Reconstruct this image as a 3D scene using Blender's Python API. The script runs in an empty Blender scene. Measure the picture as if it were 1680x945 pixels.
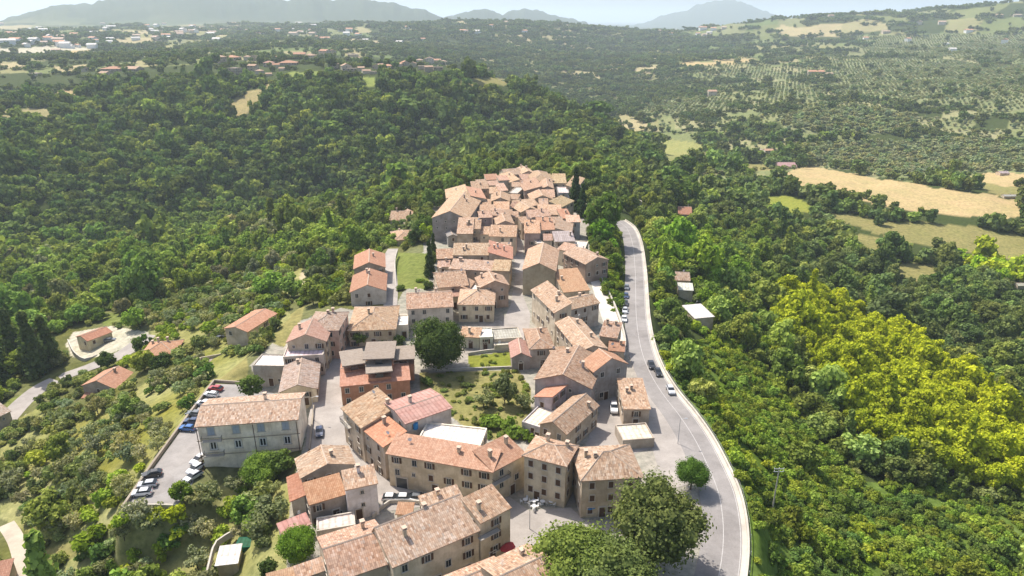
import bpy, bmesh, math, random
import numpy as np
from mathutils import Vector, Matrix
R = math.radians
random.seed(7); RNG = np.random.default_rng(7)
sc = bpy.context.scene
COL = sc.collection
# ------------------------------------------------------------------ camera model of the drone (photo pixels 1680 x 945)
F, CX, CY, CAMZ, PITCH = 1120.0, 840.0, 472.5, 90.0, R(21.5)
CP, SP = math.cos(PITCH), math.sin(PITCH)
def ray(px, py):
    sx, sy = (px-CX)/F, (py-CY)/F
    return sx, CP-sy*SP, -SP-sy*CP
def P(px, py, z):                       # where the line of sight meets the level z
    a, b, c = ray(px, py); t = (z-CAMZ)/c
    return a*t, b*t, z
def PT(px, py, t):
    a, b, c = ray(px, py)
    return a*t, b*t, CAMZ+c*t
def proj(x, y, z):
    dz = z-CAMZ
    d = y*CP-dz*SP; u = y*SP+dz*CP
    d = np.maximum(d, 1e-3)
    return CX+F*x/d, CY-F*u/d, d
# ------------------------------------------------------------------ noise
def vnoise(x, y, seed=0):
    xi = np.floor(x).astype(np.int64); yi = np.floor(y).astype(np.int64)
    fx = x-xi; fy = y-yi; fx = fx*fx*(3-2*fx); fy = fy*fy*(3-2*fy)
    def h(a, b):
        n = (a*374761393 + b*668265263 + seed*974711) & 0x7fffffff
        n = ((n ^ (n >> 13))*1274126177) & 0x7fffffff
        return ((n ^ (n >> 16)) & 0xffff)/65535.0
    return (h(xi,yi)*(1-fx)+h(xi+1,yi)*fx)*(1-fy)+(h(xi,yi+1)*(1-fx)+h(xi+1,yi+1)*fx)*fy
def fbm(x, y, o=4, seed=0):
    s = 0; a = .5
    for k in range(o):
        s = s+a*(vnoise(x*2**k, y*2**k, seed+k)-.5); a *= .5
    return s
def hashf(a, b, s=0):
    n = (a.astype(np.int64)*73856093 ^ b.astype(np.int64)*19349663 ^ s*83492791) & 0x7fffffff
    n = ((n ^ (n >> 13))*1274126177) & 0x7fffffff
    return ((n ^ (n >> 16)) & 0xffff)/65535.0
# ------------------------------------------------------------------ terrain height
CZ = [  # photo pixel, ground height
(860,850,0),(700,800,0),(600,700,0),(560,640,0),(560,560,0),(520,600,-1),(850,500,0),(850,420,0),(850,350,0),(850,305,0),(930,305,0),(780,315,0),
(740,345,0),(930,420,0),(960,450,0),(760,640,0),(1120,720,0),(1185,850,0),(1170,940,0),(1080,640,0),(1045,480,-3),(1035,400,-6),(1028,365,-8),
(410,780,-4),(270,790,-3.5),(350,660,-3.5),(300,880,-9),(200,900,-14),(60,900,-22),(100,760,-22),(150,700,-20),(250,680,-11),(300,640,-11),(380,600,-7),
(430,560,-6),(400,520,-11),(300,500,-20),(330,560,-14),(157,550,-27),(100,610,-28),(50,640,-29),(20,690,-29),(0,560,-33),(0,940,-24),(480,900,-3),(380,900,-7),
(200,480,-38),(100,450,-46),(300,430,-42),(400,420,-34),(500,420,-25),(560,460,-10),(600,440,-5),(640,440,-2),(690,430,0),(600,380,-20),(650,350,-15),
(660,390,-10),(500,360,-42),(620,330,-36),(700,312,-24),
(0,400,-58),(200,375,-62),(400,345,-64),(560,320,-62),(700,290,-58),(850,272,-55),
(960,290,-8),(1000,330,-14),(985,420,-5),
(1500,420,-50),(1300,400,-44),(1200,400,-34),(1150,350,-34),(1100,400,-20),(1100,480,-12),(1680,450,-52),(1680,560,-52),(1600,560,-54),(1450,500,-50),
(1350,480,-42),(1250,480,-30),(1150,540,-15),(1150,600,-11),(1250,560,-28),(1450,620,-42),(1600,720,-45),(1680,800,-44),(1300,650,-26),(1200,680,-9),
(1300,760,-21),(1400,760,-29),(1250,850,-10),(1350,900,-19),(1500,900,-29),(1650,900,-36),(1235,940,-7)]
CT = [  # photo pixel, distance along the view axis
(0,300,540),(0,230,620),(200,260,640),(200,200,720),(400,260,650),(400,200,720),(600,200,710),(600,260,640),(800,220,700),(800,250,640),(900,220,720),(900,180,800),
(100,150,820),(0,150,820),(250,120,880),(400,112,880),(500,107,890),(600,112,880),(700,110,890),(740,117,890),(850,145,860),(950,185,820),(1000,212,790),(1040,245,730),
(1000,140,1500),(900,130,1500),(900,90,1900),(800,62,2300),(900,46,2700),(1000,80,2300),(1100,60,2900),
(0,90,1300),(300,85,1300),(600,85,1400),(300,62,2000),(600,60,2200),(0,55,2600),(300,48,3000),(600,46,3000),
(1200,44,2600),(1290,26,2600),(1390,21,2600),(1500,18,2600),(1600,11,2600),(1680,9,2600),(1850,5,2600),
(1680,150,1000),(1680,60,1900),(1400,150,1150),(1400,90,1700),(1400,50,2200),(1200,150,1200),(1200,100,1650),(1100,130,1550),(1200,70,2200),
(1100,190,1050),(1430,245,800),(1250,280,640),(1500,310,560),(1650,340,520),(1250,330,520),(1100,300,560),(1080,270,640),(1600,200,880),(1300,200,880)]
CW = [(0,60,-2),(0,20,-4),(-60,40,-14),(60,40,-8),(-160,40,-40),(160,40,-45),(-330,160,-52),(330,160,-60),(-500,500,-30),(700,350,-20),(-300,-10,-50),(300,-10,-60),
(-900,700,40),(1300,800,10),(-2500,2000,60),(2600,1800,80),(-8000,6000,60),(8000,6000,60),(0,6000,10),(0,12000,-20),(3500,12000,-20),(-3500,12000,-20),(0,40000,-60),(-25000,32000,-60),(25000,32000,-60),
(900,3600,20),(1500,4200,20),(2500,4200,40),(300,3600,20),(-600,4200,40),(-2500,4000,45)]
CD = [(750,1080,-25),(850,1030,-55),(950,960,-62),(1020,880,-60),(1000,1100,-62),(1060,800,-52),(900,1250,-48),(620,1080,18),(980,1300,-60),(1075,720,-46)]   # gorge behind the wooded spur: column, distance, height
for px_, t_, z_ in CD: CW.append(((px_-CX)/F*t_, t_*.98, z_))
ctl = [P(*c) for c in CZ]+[PT(*c) for c in CT]+CW
ctl = np.array(ctl, float)
def uv(x, y):
    r = np.sqrt(x*x+y*y)
    return np.arctan2(x, y), np.log(np.maximum(r, 12)/100.)
_cu, _cv = uv(ctl[:,0], ctl[:,1]); _n = len(ctl)
def _k(d2): return d2*np.log(d2+1e-9)
_A = np.zeros((_n+3, _n+3)); _d2 = (_cu[:,None]-_cu)**2+(_cv[:,None]-_cv)**2
_A[:_n,:_n] = _k(_d2)+np.eye(_n)*2e-4
_A[:_n,_n] = _A[_n,:_n] = 1; _A[:_n,_n+1] = _A[_n+1,:_n] = _cu; _A[:_n,_n+2] = _A[_n+2,:_n] = _cv
_w = np.linalg.solve(_A, np.concatenate([ctl[:,2], np.zeros(3)]))
def tps(x, y):
    u, v = uv(x, y); out = _w[_n]+_w[_n+1]*u+_w[_n+2]*v
    for i in range(_n):
        out = out+_w[i]*_k((u-_cu[i])**2+(v-_cv[i])**2)
    return out
RIDGES = [  # far mountains: distance, half depth, skyline
(5600,700,[(-400,30),(-200,8),(0,31),(60,15),(120,5),(180,-5),(300,-13),(420,-5),(470,1),(500,-4),(560,-4),(600,0),(650,8),(690,14),(710,21),(740,34)]),
(6300,500,[(690,40),(740,22),(775,16),(800,18),(835,32)]),
(6900,500,[(800,40),(835,19),(862,15),(900,22),(930,27),(965,38)]),
(11500,1200,[(1040,44),(1100,22),(1140,9),(1180,0),(1215,3),(1250,17),(1300,34)]),
(4700,600,[(1560,30),(1620,12),(1650,5),(1700,-4),(1850,-12),(2000,20)])]
RD = []
for r0, w, sk in RIDGES:
    az = []; el = []
    for px, py in sk:
        a, b, c = ray(px, py); h = math.hypot(a, b); az.append(math.atan2(a, b)); el.append(c/h)
    RD.append((r0, w, np.array(az), np.array(el)))
def inpoly(x, y, poly):
    c = np.zeros(np.shape(x), bool); n = len(poly)
    for i in range(n):
        x1, y1 = poly[i][:2]; x2, y2 = poly[(i+1) % n][:2]
        if y1 == y2: continue
        c ^= ((y1 > y) != (y2 > y)) & (x < (x2-x1)*(y-y1)/(y2-y1)+x1)
    return c
def segdist(x, y, a, b):
    vx, vy = b[0]-a[0], b[1]-a[1]; L = vx*vx+vy*vy+1e-9
    t = np.clip(((x-a[0])*vx+(y-a[1])*vy)/L, 0, 1)
    return np.hypot(x-a[0]-t*vx, y-a[1]-t*vy), t
def polydist(x, y, poly):               # 0 inside
    d = np.full(np.shape(x), 1e9)
    for i in range(len(poly)):
        d = np.minimum(d, segdist(x, y, poly[i], poly[(i+1) % len(poly)])[0])
    return np.where(inpoly(x, y, poly), 0, d)
def sstep(t): t = np.clip(t, 0, 1); return t*t*(3-2*t)
def W2(pts, z): return [P(a, b, z)[:2] for a, b in pts]
VILL = W2([(700,350),(740,312),(800,283),(865,268),(950,288),(968,350),(966,400),(1018,540),(1040,590),(1070,590),(1135,680),(1180,760),(1212,850),(1214,1000),(470,1000),(470,880),(480,800),(500,720),(460,660),(410,600),(480,530),(560,505),(640,520),(660,480),(690,455)], 0)
CARPARK_PX = [(203,834),(352,628),(420,628),(470,655),(500,690),(400,720),(338,760),(330,795),(295,832)]
CARPARK = W2(CARPARK_PX, -2.5)
ROADS = {}
def road(name, pts, w):                 # pts: photo pixel + height
    ROADS[name] = ([P(*p) for p in pts], w)
road('ridge', [(1160,1010,0),(1174,960,0),(1184,900,0),(1184,850,0),(1176,805,0),(1160,765,0),(1138,720,0),(1112,680,0),(1085,645,0),(1062,605,0),(1049,565,-1),(1043,520,-2),(1042,480,-3),(1041,440,-4.5),(1037,400,-6),(1028,375,-7.5),(1012,362,-9)], 7.5)
road('valley', [(-40,730,-29),(0,700,-29),(35,662,-29),(70,634,-28.5),(110,616,-28),(150,601,-26),(200,581,-24.5),(245,549,-23)], 6.5)
road('lane', [(640,505,0),(642,480,0),(641,450,-1.5),(638,425,-3),(645,408,-4)], 4.6)
road('track', [(10,860,-25),(26,885,-24),(36,920,-23),(34,960,-22.5)], 3.4)
def height(x, y):
    x = np.asarray(x, float); y = np.asarray(y, float)
    r = np.hypot(x, y); az = np.arctan2(x, y)
    z = tps(x, y)
    amp = np.clip((r-250)/500, 0, 1)
    z = z+fbm(x/60., y/60., 4, 3)*(3+6*amp)+np.clip((r-1100)/1500, 0, 1)*fbm(x/420., y/420., 4, 9)*78
    z = np.clip(z, -95, 260)
    for r0, w, a, e in RD:
        el = np.interp(az, a, e, left=-1, right=-1)
        top = CAMZ+r0*el+fbm(az*60, r/900., 4, 21)*70*r0/6000
        g = np.exp(-((r-r0)/w)**2)*(1+.25*fbm(az*40, r/400., 3, 5))
        z = np.where(top > z, z+(top-z)*np.minimum(g, 1), z)
    k = sstep(1-polydist(x, y, VILL)/11.); z = z*(1-k)
    k = sstep(1-polydist(x, y, CARPARK)/5.); z = z*(1-k)-2.5*k
    for n, (pts, w) in ROADS.items():
        dm = np.full(x.shape, 1e9); zm = np.zeros(x.shape)
        for i in range(len(pts)-1):
            m = (np.abs(x-pts[i][0]) < 60) & (np.abs(y-pts[i][1]) < 90)
            if not m.any(): continue
            d, t = segdist(x[m], y[m], pts[i], pts[i+1]); k = d < dm[m]
            dm[m] = np.where(k, d, dm[m]); zm[m] = np.where(k, pts[i][2]*(1-t)+pts[i+1][2]*t, zm[m])
        k = sstep(1-(dm-w/2-.6)/5.); z = z*(1-k)+(zm-.05)*k
    return z
def hgt(x, y): return float(height(np.array([x]), np.array([y]))[0])
def hit(px, py, t0=60., t1=9000.):      # first ground point along the line of sight
    a, b, c = ray(px, py)
    t = np.exp(np.linspace(math.log(t0), math.log(t1), 900))
    d = CAMZ+c*t-height(a*t, b*t)
    i = np.argmax(d < 0)
    if d[i] >= 0: i = len(t)-1
    lo, hi = t[max(i-1, 0)], t[i]; tt = np.linspace(lo, hi, 40)
    d = CAMZ+c*tt-height(a*tt, b*tt); j = np.argmax(d < 0); tm = tt[j] if d[j] < 0 else hi
    return a*tm, b*tm, CAMZ+c*tm
# ------------------------------------------------------------------ object helpers
def mesh(name, v, f, mats=(), mi=None, uvs=None, smooth=False):
    m = bpy.data.meshes.new(name); m.from_pydata([tuple(p) for p in v], [], [tuple(q) for q in f])
    for x in mats: m.materials.append(x)
    if mi is not None: m.polygons.foreach_set('material_index', np.array(mi, np.int32))
    if uvs is not None:
        l = m.uv_layers.new(name='UVMap'); l.data.foreach_set('uv', np.array(uvs, np.float32).ravel())
    if smooth: m.polygons.foreach_set('use_smooth', np.ones(len(m.polygons), bool))
    m.update(); return m
def obj(name, data, parent=None, loc=(0,0,0), rz=0, color=None):
    o = bpy.data.objects.new(name, data); COL.objects.link(o)
    o.location = loc; o.rotation_euler = (0, 0, rz)
    if parent is not None: o.parent = parent
    if color is not None: o.color = (*color, 1)
    return o
def tag(o, label, cat, group=None):
    o['label'] = label; o['category'] = cat
    if group: o['group'] = group
    return o
class MB:
    def __init__(s): s.v = []; s.f = []; s.m = []
    def quad(s, pts, m=0):
        n = len(s.v); s.v += [tuple(p) for p in pts]; s.f.append(tuple(range(n, n+len(pts)))); s.m.append(m)
    def box(s, c, d, m=0, rz=0, taper=1):
        n = len(s.v); x, y, z = d[0]/2, d[1]/2, d[2]/2; ca, sa = math.cos(rz), math.sin(rz)
        for k, zz in ((1, -z), (taper, z)):
            for a, b in ((-x,-y),(x,-y),(x,y),(-x,y)):
                a *= k; b *= k
                s.v.append((c[0]+a*ca-b*sa, c[1]+a*sa+b*ca, c[2]+zz))
        for q in ((3,2,1,0),(4,5,6,7),(0,1,5,4),(1,2,6,5),(2,3,7,6),(3,0,4,7)):
            s.f.append(tuple(n+i for i in q)); s.m.append(m)
    def tube(s, a, b, r0, r1, m=0, n=8):
        a, b = Vector(a), Vector(b); d = (b-a).normalized()
        p = d.orthogonal().normalized(); q = d.cross(p); k = len(s.v)
        for c, r in ((a, r0), (b, r1)):
            for i in range(n):
                t = 2*math.pi*i/n; s.v.append(tuple(c+(p*math.cos(t)+q*math.sin(t))*r))
        for i in range(n):
            j = (i+1) % n; s.f.append((k+i, k+j, k+n+j, k+n+i)); s.m.append(m)
        s.f.append(tuple(k+n+i for i in range(n))); s.m.append(m)
        s.f.append(tuple(k+i for i in range(n))[::-1]); s.m.append(m)
    def mesh(s, name, mats, smooth=False): return mesh(name, s.v, s.f, mats, s.m, None, smooth)
# ------------------------------------------------------------------ materials
class NT:
    def __init__(s, name):
        s.m = bpy.data.materials.new(name); s.m.use_nodes = True; s.t = s.m.node_tree; s.t.nodes.clear()
        s.out = s.n('ShaderNodeOutputMaterial')
    def n(s, ty, **k):
        x = s.t.nodes.new(ty)
        for a, b in k.items():
            if a.startswith('i_'):
                x.inputs[int(a[2:]) if a[2:].isdigit() else a[2:].replace('_', ' ')].default_value = b
            else: setattr(x, a, b)
        return x
    def l(s, a, b): s.t.links.new(a, b)
    def mix(s, fac, a, b, mode='MIX'):
        x = s.n('ShaderNodeMix', data_type='RGBA', blend_type=mode)
        for sock, v in ((x.inputs[0], fac), (x.inputs[6], a), (x.inputs[7], b)):
            if hasattr(v, 'is_output'): s.l(v, sock)
            elif isinstance(v, (int, float)): sock.default_value = v
            else: sock.default_value = (*v, 1)
        return x.outputs[2]
    def noise(s, scale, detail=4, vec=None, rough=.6):
        x = s.n('ShaderNodeTexNoise'); x.inputs['Scale'].default_value = scale; x.inputs['Detail'].default_value = detail; x.inputs['Roughness'].default_value = rough
        if vec is not None: s.l(vec, x.inputs['Vector'])
        return x.outputs['Fac']
    def ramp(s, fac, stops):
        x = s.n('ShaderNodeValToRGB'); e = x.color_ramp.elements
        while len(e) < len(stops): e.new(.5)
        for i, (p, c) in enumerate(stops):
            e[i].position = p; e[i].color = (*c, 1) if not isinstance(c, (int, float)) else (c, c, c, 1)
        s.l(fac, x.inputs[0]); return x.outputs[0]
    def bsdf(s, col, rough=.85, spec=.2, normal=None, metal=0):
        b = s.n('ShaderNodeBsdfPrincipled'); b.inputs['Roughness'].default_value = rough; b.inputs['Specular IOR Level'].default_value = spec; b.inputs['Metallic'].default_value = metal
        if hasattr(col, 'is_output'): s.l(col, b.inputs['Base Color'])
        else: b.inputs['Base Color'].default_value = (*col, 1)
        if normal is not None: s.l(normal, b.inputs['Normal'])
        s.l(b.outputs[0], s.out.inputs['Surface']); return b
    def bump(s, h, strength, dist):
        x = s.n('ShaderNodeBump'); x.inputs['Strength'].default_value = strength; x.inputs['Distance'].default_value = dist
        s.l(h, x.inputs['Height']); return x.outputs[0]
def wpos(t): return t.n('ShaderNodeNewGeometry').outputs['Position']
def plain(name, col, rough=.8, spec=.2, var=.25, scale=1.5, metal=0):
    t = NT(name); nz = t.noise(scale, 5, wpos(t))
    c = t.mix(nz, [x*(1-var) for x in col], [min(1, x*(1+var)) for x in col]); t.bsdf(c, rough, spec, None, metal); return t.m
def m_wall():
    t = NT('plaster'); oi = t.n('ShaderNodeObjectInfo'); p = wpos(t)
    a = t.noise(.35, 5, p); b = t.noise(2.6, 4, p)
    mp = t.n('ShaderNodeMapping'); mp.inputs['Scale'].default_value = (1.6, 1.6, .22); t.l(p, mp.inputs[0])
    st = t.noise(1.0, 4, mp.outputs[0])
    c = t.mix(t.ramp(a, [(.38, 0.), (.62, 1.)]), t.mix(1, oi.outputs['Color'], (1.12,1.1,1.06), 'MULTIPLY'), t.mix(1, oi.outputs['Color'], (.8,.76,.7), 'MULTIPLY'))
    c = t.mix(t.ramp(st, [(.52, 0.), (.75, .4)]), c, t.mix(1, c, (.55,.5,.45), 'MULTIPLY'))
    c = t.mix(t.ramp(b, [(.35, .0), (.7, .3)]), c, t.mix(1, c, (1.2,1.18,1.12), 'MULTIPLY'))
    t.bsdf(c, .9, .15, t.bump(b, .4, .05)); return t.m
def m_roof(name, cols, cell, patch, mixamt):
    t = NT(name); uvn = t.n('ShaderNodeUVMap'); oi = t.n('ShaderNodeObjectInfo')
    sx = t.n('ShaderNodeSeparateXYZ'); t.l(uvn.outputs[0], sx.inputs[0])
    def flo(sock, d):
        a = t.n('ShaderNodeMath', operation='DIVIDE'); t.l(sock, a.inputs[0]); a.inputs[1].default_value = d
        f = t.n('ShaderNodeMath', operation='FLOOR'); t.l(a.outputs[0], f.inputs[0]); return f.outputs[0], a.outputs[0]
    fu, du = flo(sx.outputs[0], cell[0]); fv, dv = flo(sx.outputs[1], cell[1])
    cb = t.n('ShaderNodeCombineXYZ'); t.l(fu, cb.inputs[0]); t.l(fv, cb.inputs[1]); t.l(oi.outputs['Random'], cb.inputs[2])
    wn = t.n('ShaderNodeTexWhiteNoise', noise_dimensions='3D'); t.l(cb.outputs[0], wn.inputs['Vector'])
    tile = t.ramp(wn.outputs['Value'], cols)
    p = wpos(t); big = t.noise(.55, 5, p, .65); mid = t.noise(1.7, 5, p)
    c = t.mix(t.ramp(big, [(.4, 0.), (.65, mixamt)]), tile, patch)
    c = t.mix(t.ramp(mid, [(.38, .0), (.72, .62)]), c, t.mix(1, c, (.62,.56,.5), 'MULTIPLY'))
    c = t.mix(1, t.mix(1, c, (1.0,1.0,1.0), 'MULTIPLY'), oi.outputs['Color'], 'MULTIPLY')
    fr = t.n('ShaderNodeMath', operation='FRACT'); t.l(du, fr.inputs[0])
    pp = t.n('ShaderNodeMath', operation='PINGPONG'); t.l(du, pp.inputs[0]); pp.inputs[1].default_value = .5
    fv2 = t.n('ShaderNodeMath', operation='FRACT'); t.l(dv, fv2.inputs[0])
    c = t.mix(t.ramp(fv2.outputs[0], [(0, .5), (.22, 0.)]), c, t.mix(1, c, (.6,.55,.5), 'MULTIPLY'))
    c = t.mix(t.ramp(pp.outputs[0], [(0, .55), (.28, 0.)]), c, t.mix(1, c, (.62,.57,.53), 'MULTIPLY'))  # shade in the tile channels, painted in as dark stripes
    t.bsdf(c, .85, .15, t.bump(pp.outputs[0], .5, .12)); return t.m
def tint_nodes(t, src):
    if src == 'OBJ': return t.n('ShaderNodeObjectInfo').outputs['Color']
    a = t.n('ShaderNodeAttribute', attribute_type='INSTANCER', attribute_name='tint'); return a.outputs['Color']
def m_leaf(name, src):
    t = NT(name); tint = tint_nodes(t, src); oi = t.n('ShaderNodeObjectInfo'); geo = t.n('ShaderNodeNewGeometry')
    r = geo.outputs['Random Per Island']
    c = t.mix(r, t.mix(1, tint, (.62,.66,.6), 'MULTIPLY'), t.mix(1, tint, (1.4,1.34,1.3), 'MULTIPLY'))
    nz = t.noise(.12, 3, wpos(t)); c = t.mix(t.ramp(nz, [(.35, 0.), (.65, 1.)]), c, t.mix(1, c, (.8,.86,.95), 'MULTIPLY'))
    d = t.n('ShaderNodeBsdfDiffuse'); t.l(c, d.inputs[0])
    tr = t.n('ShaderNodeBsdfTranslucent'); t.l(t.mix(1, c, (1.15,1.25,.6), 'MULTIPLY'), tr.inputs[0])
    ms = t.n('ShaderNodeMixShader'); ms.inputs[0].default_value = .28; t.l(d.outputs[0], ms.inputs[1]); t.l(tr.outputs[0], ms.inputs[2])
    t.l(ms.outputs[0], t.out.inputs['Surface']); return t.m
def m_terrain():
    t = NT('earth_and_grass'); a = t.n('ShaderNodeAttribute', attribute_name='cover'); p = wpos(t)
    n1 = t.noise(.5, 6, p, .7); n2 = t.noise(.045, 7, p, .7)
    c = t.mix(t.ramp(n1, [(.3, 0.), (.7, 1.)]), t.mix(1, a.outputs['Color'], (.6,.62,.6), 'MULTIPLY'), t.mix(1, a.outputs['Color'], (1.35,1.3,1.25), 'MULTIPLY'))
    c = t.mix(t.ramp(n2, [(.35, 0.), (.65, .6)]), c, t.mix(1, c, (.75,.9,.75), 'MULTIPLY'))
    t.bsdf(c, .95, .05, t.bump(n1, .6, .4)); return t.m
def m_asphalt(name, col, crack=.3):
    t = NT(name); p = wpos(t); a = t.noise(.18, 5, p, .65); b = t.noise(3., 5, p, .7)
    c = t.mix(t.ramp(a, [(.35, 0.), (.65, 1.)]), [x*.82 for x in col], [x*1.12 for x in col])
    c = t.mix(t.ramp(b, [(.4, 0.), (.75, crack)]), c, t.mix(1, c, (.72,.7,.68), 'MULTIPLY'))
    vo = t.n('ShaderNodeTexVoronoi', feature='F1'); vo.inputs['Scale'].default_value = .16; t.l(p, vo.inputs['Vector'])
    c = t.mix(t.ramp(t.n('ShaderNodeSeparateColor').outputs[0] if False else vo.outputs['Color'], [(.55, 0.), (.9, crack)]), c, t.mix(1, c, (.8,.78,.76), 'MULTIPLY'))
    t.bsdf(c, .88, .15); return t.m
def m_paint():
    t = NT('car_paint'); oi = t.n('ShaderNodeObjectInfo'); b = t.bsdf(oi.outputs['Color'], .3, .5); b.inputs['Coat Weight'].default_value = .5; return t.m
WALL = m_wall()
OLD = m_roof('old_tile', [(0,(.22,.15,.11)),(.2,(.37,.25,.175)),(.5,(.45,.32,.23)),(.75,(.5,.385,.295)),(.9,(.58,.48,.4)),(1,(.33,.29,.25))], (.34,.62), (.41,.335,.27), .7)
NEW = m_roof('new_tile', [(0,(.40,.22,.145)),(.5,(.46,.265,.18)),(1,(.52,.325,.23))], (.34,.62), (.48,.33,.25), .4)
PINK = m_roof('pink_sheet', [(0,(.42,.24,.2)),(.5,(.46,.28,.24)),(1,(.5,.33,.28))], (.9,3.), (.36,.25,.22), .6)
GREY = m_roof('grey_slab', [(0,(.36,.32,.29)),(.5,(.42,.38,.34)),(1,(.48,.44,.4))], (.8,2.), (.33,.3,.28), .5)
PALE = m_roof('pale_terrace', [(0,(.6,.56,.52)),(.5,(.66,.63,.6)),(1,(.72,.7,.67))], (1.2,1.2), (.5,.46,.42), .45)
MATS = {'old': OLD, 'new': NEW, 'pink': PINK, 'grey': GREY, 'pale': PALE}
RIDGE = plain('ridge_tile', (.5,.38,.29), .85)
GLASS = plain('dark_glass', (.025,.03,.035), .2, .5, .2)
FRAME = plain('stone_frame', (.5,.45,.38), .85)
BROWN = plain('brown_shutter', (.09,.05,.03), .7)
BLUEG = plain('blue_grey_shutter', (.34,.38,.43), .7)
WHITE = plain('white_paint', (.75,.74,.72), .6, .3, .08)
IRON = plain('dark_iron', (.05,.05,.05), .6, .4)
STEEL = plain('galvanised_steel', (.45,.46,.47), .5, .5, .1, 1.5, .6)
RUBBER = plain('rubber', (.02,.02,.02), .8)
LAMPG = plain('lamp_glass', (.7,.7,.68), .2, .5)
CONCRETE = m_asphalt('pale_concrete', (.5,.46,.4), .5)
STONE = m_asphalt('old_stone', (.33,.28,.22), .6)
ASPH = m_asphalt('worn_asphalt', (.275,.255,.242), .6)
STREETM = m_asphalt('street_paving', (.36,.325,.295), .55)
LOTM = m_asphalt('car_park_asphalt', (.31,.29,.275), .5)
DIRT = m_asphalt('pale_dirt', (.46,.4,.32))
LINE = plain('worn_white_line', (.42,.4,.38), .8, .2, .4, 2)
BARK = plain('bark', (.11,.085,.06), .95, .1, .4, 3)
PAINT = m_paint()
RED = plain('red_canvas', (.42,.05,.05), .8)
BLUEP = plain('blue_plastic', (.03,.2,.45), .5)
GREENP = plain('green_sheet', (.02,.1,.06), .6)
HAZE, SKY, SUN, EXPO = 1.1e-4, .14, 4.7, 0.5
# ------------------------------------------------------------------ windows, doors, chimneys (shared meshes)
def win_mesh(kind):
    b = MB(); w, h = .95, 1.35
    if kind == 'small': w, h = .6, .75
    b.box((0,-.01,0), (w, .06, h), 0)
    for s in (-1, 1): b.box((s*(w/2+.06), -.03, 0), (.12, .12, h+.24), 1)
    b.box((0, -.03, h/2+.06), (w-.002, .118, .12), 1); b.box((0, -.06, -h/2-.07), (w+.4, .22, .1), 1)
    if kind == 'open':
        for s in (-1, 1): b.box((s*(w/2+.36), -.07, 0), (.46, .05, h), 2)
        b.box((0, -.05, 0), (.05, .03, h), 1)
    elif kind in ('shut', 'blue'):
        for s in (-1, 1): b.box((s*w/4, -.06, 0), (w/2-.02, .05, h-.02), 2)
    elif kind == 'white':
        b.box((0, -.05, 0), (.1, .04, h), 3)
        for s in (-1, 1): b.box((s*(w/2-.05), -.051, 0), (.08, .04, h), 3)
        for s in (-1, 1): b.box((0, -.052, s*(h/2-.05)), (w, .04, .08), 3)
    else: b.box((0, -.05, 0), (.05, .03, h), 1)
    return b.mesh('window', [GLASS, FRAME, BLUEG if kind == 'blue' else BROWN, WHITE])
WIN = {k: win_mesh(k) for k in ('open', 'shut', 'blue', 'plain', 'small', 'white')}
def door_mesh():
    b = MB(); b.box((0,-.02,1.1), (1.2,.08,2.2), 0)
    for s in (-1,1): b.box((s*.7,-.04,1.15), (.2,.16,2.3), 1)
    b.box((0,-.04,2.4), (1.6,.158,.2), 1); b.box((.4,-.09,1.05), (.06,.08,.12), 2); return b.mesh('door', [BROWN, FRAME, IRON])
DOOR = door_mesh()
def garage_mesh():
    b = MB(); b.box((0,-.02,1.25), (2.4,.08,2.5), 0)
    for s in (-1,1): b.box((s*1.3,-.04,1.3), (.2,.16,2.6), 1)
    b.box((0,-.04,2.6), (2.8,.158,.2), 1); return b.mesh('garage_door', [GLASS, FRAME])
GARAGE = garage_mesh()
def chim_mesh(h):
    b = MB(); b.box((0,0,h/2-.3), (.55,.65,h+.6), 0); b.box((0,0,h+.06), (.8,.9,.12), 1)
    for s in (-1,1): b.box((s*.27,0,h+.24), (.12,.6,.24), 0)
    b.box((0,0,h+.42), (.85,.9,.11), 1); return b.mesh('chimney', [WALL, RIDGE])
CHIM = [chim_mesh(.8), chim_mesh(1.3)]
def balcony_mesh(w):
    b = MB(); b.box((0,-.5,-.08), (w,1.0,.16), 0); b.box((0,-.97,1.0), (w,.05,.05), 1)
    for i in range(int(w/.16)+1): b.box((-w/2+.02+i*(w-.04)/int(w/.16), -.97, .5), (.025,.025,1.0), 1)
    for s in (-1,1):
        b.box((s*(w/2-.02),-.48,1.0), (.05,.95,.05), 1)
        for k in range(5): b.box((s*(w/2-.02),-.15-.17*k,.5), (.025,.025,1.), 1)
    return b.mesh('balcony', [CONCRETE, IRON])
def antenna_mesh():
    b = MB(); b.tube((0,0,-.4), (0,0,2.2), .03, .025); b.tube((-.5,0,2.1), (.5,0,2.1), .015, .015)
    for i in range(6): b.tube((-.45+.18*i,-.3,2.1), (-.45+.18*i,.3,2.1), .01, .01)
    return b.mesh('antenna', [STEEL])
ANT = antenna_mesh()
def dish_mesh():
    b = MB(); b.tube((0,0,-.3), (0,0,.7), .03, .03, 0); n = 12; k = len(b.v)
    b.v.append((0,-.08,.75))
    for r, dy in ((.25,-.13), (.45,-.26)):
        for i in range(n): t = 2*math.pi*i/n; b.v.append((r*math.cos(t), dy, .75+r*math.sin(t)))
    for i in range(n):
        j = (i+1) % n; b.f.append((k,k+1+j,k+1+i)); b.m.append(1); b.f.append((k+1+i,k+1+j,k+1+n+j,k+1+n+i)); b.m.append(1)
    b.tube((0,-.1,.75), (0,-.5,.7), .015, .015, 0); return b.mesh('satellite_dish', [STEEL, WHITE])
DISH = dish_mesh()
BAL = balcony_mesh(4.2)
WALLC = [(.54,.47,.37), (.47,.40,.31), (.58,.52,.43), (.43,.36,.28), (.53,.43,.34), (.5,.45,.38)]
FOOT = []                                # footprints, kept free of plants
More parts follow.
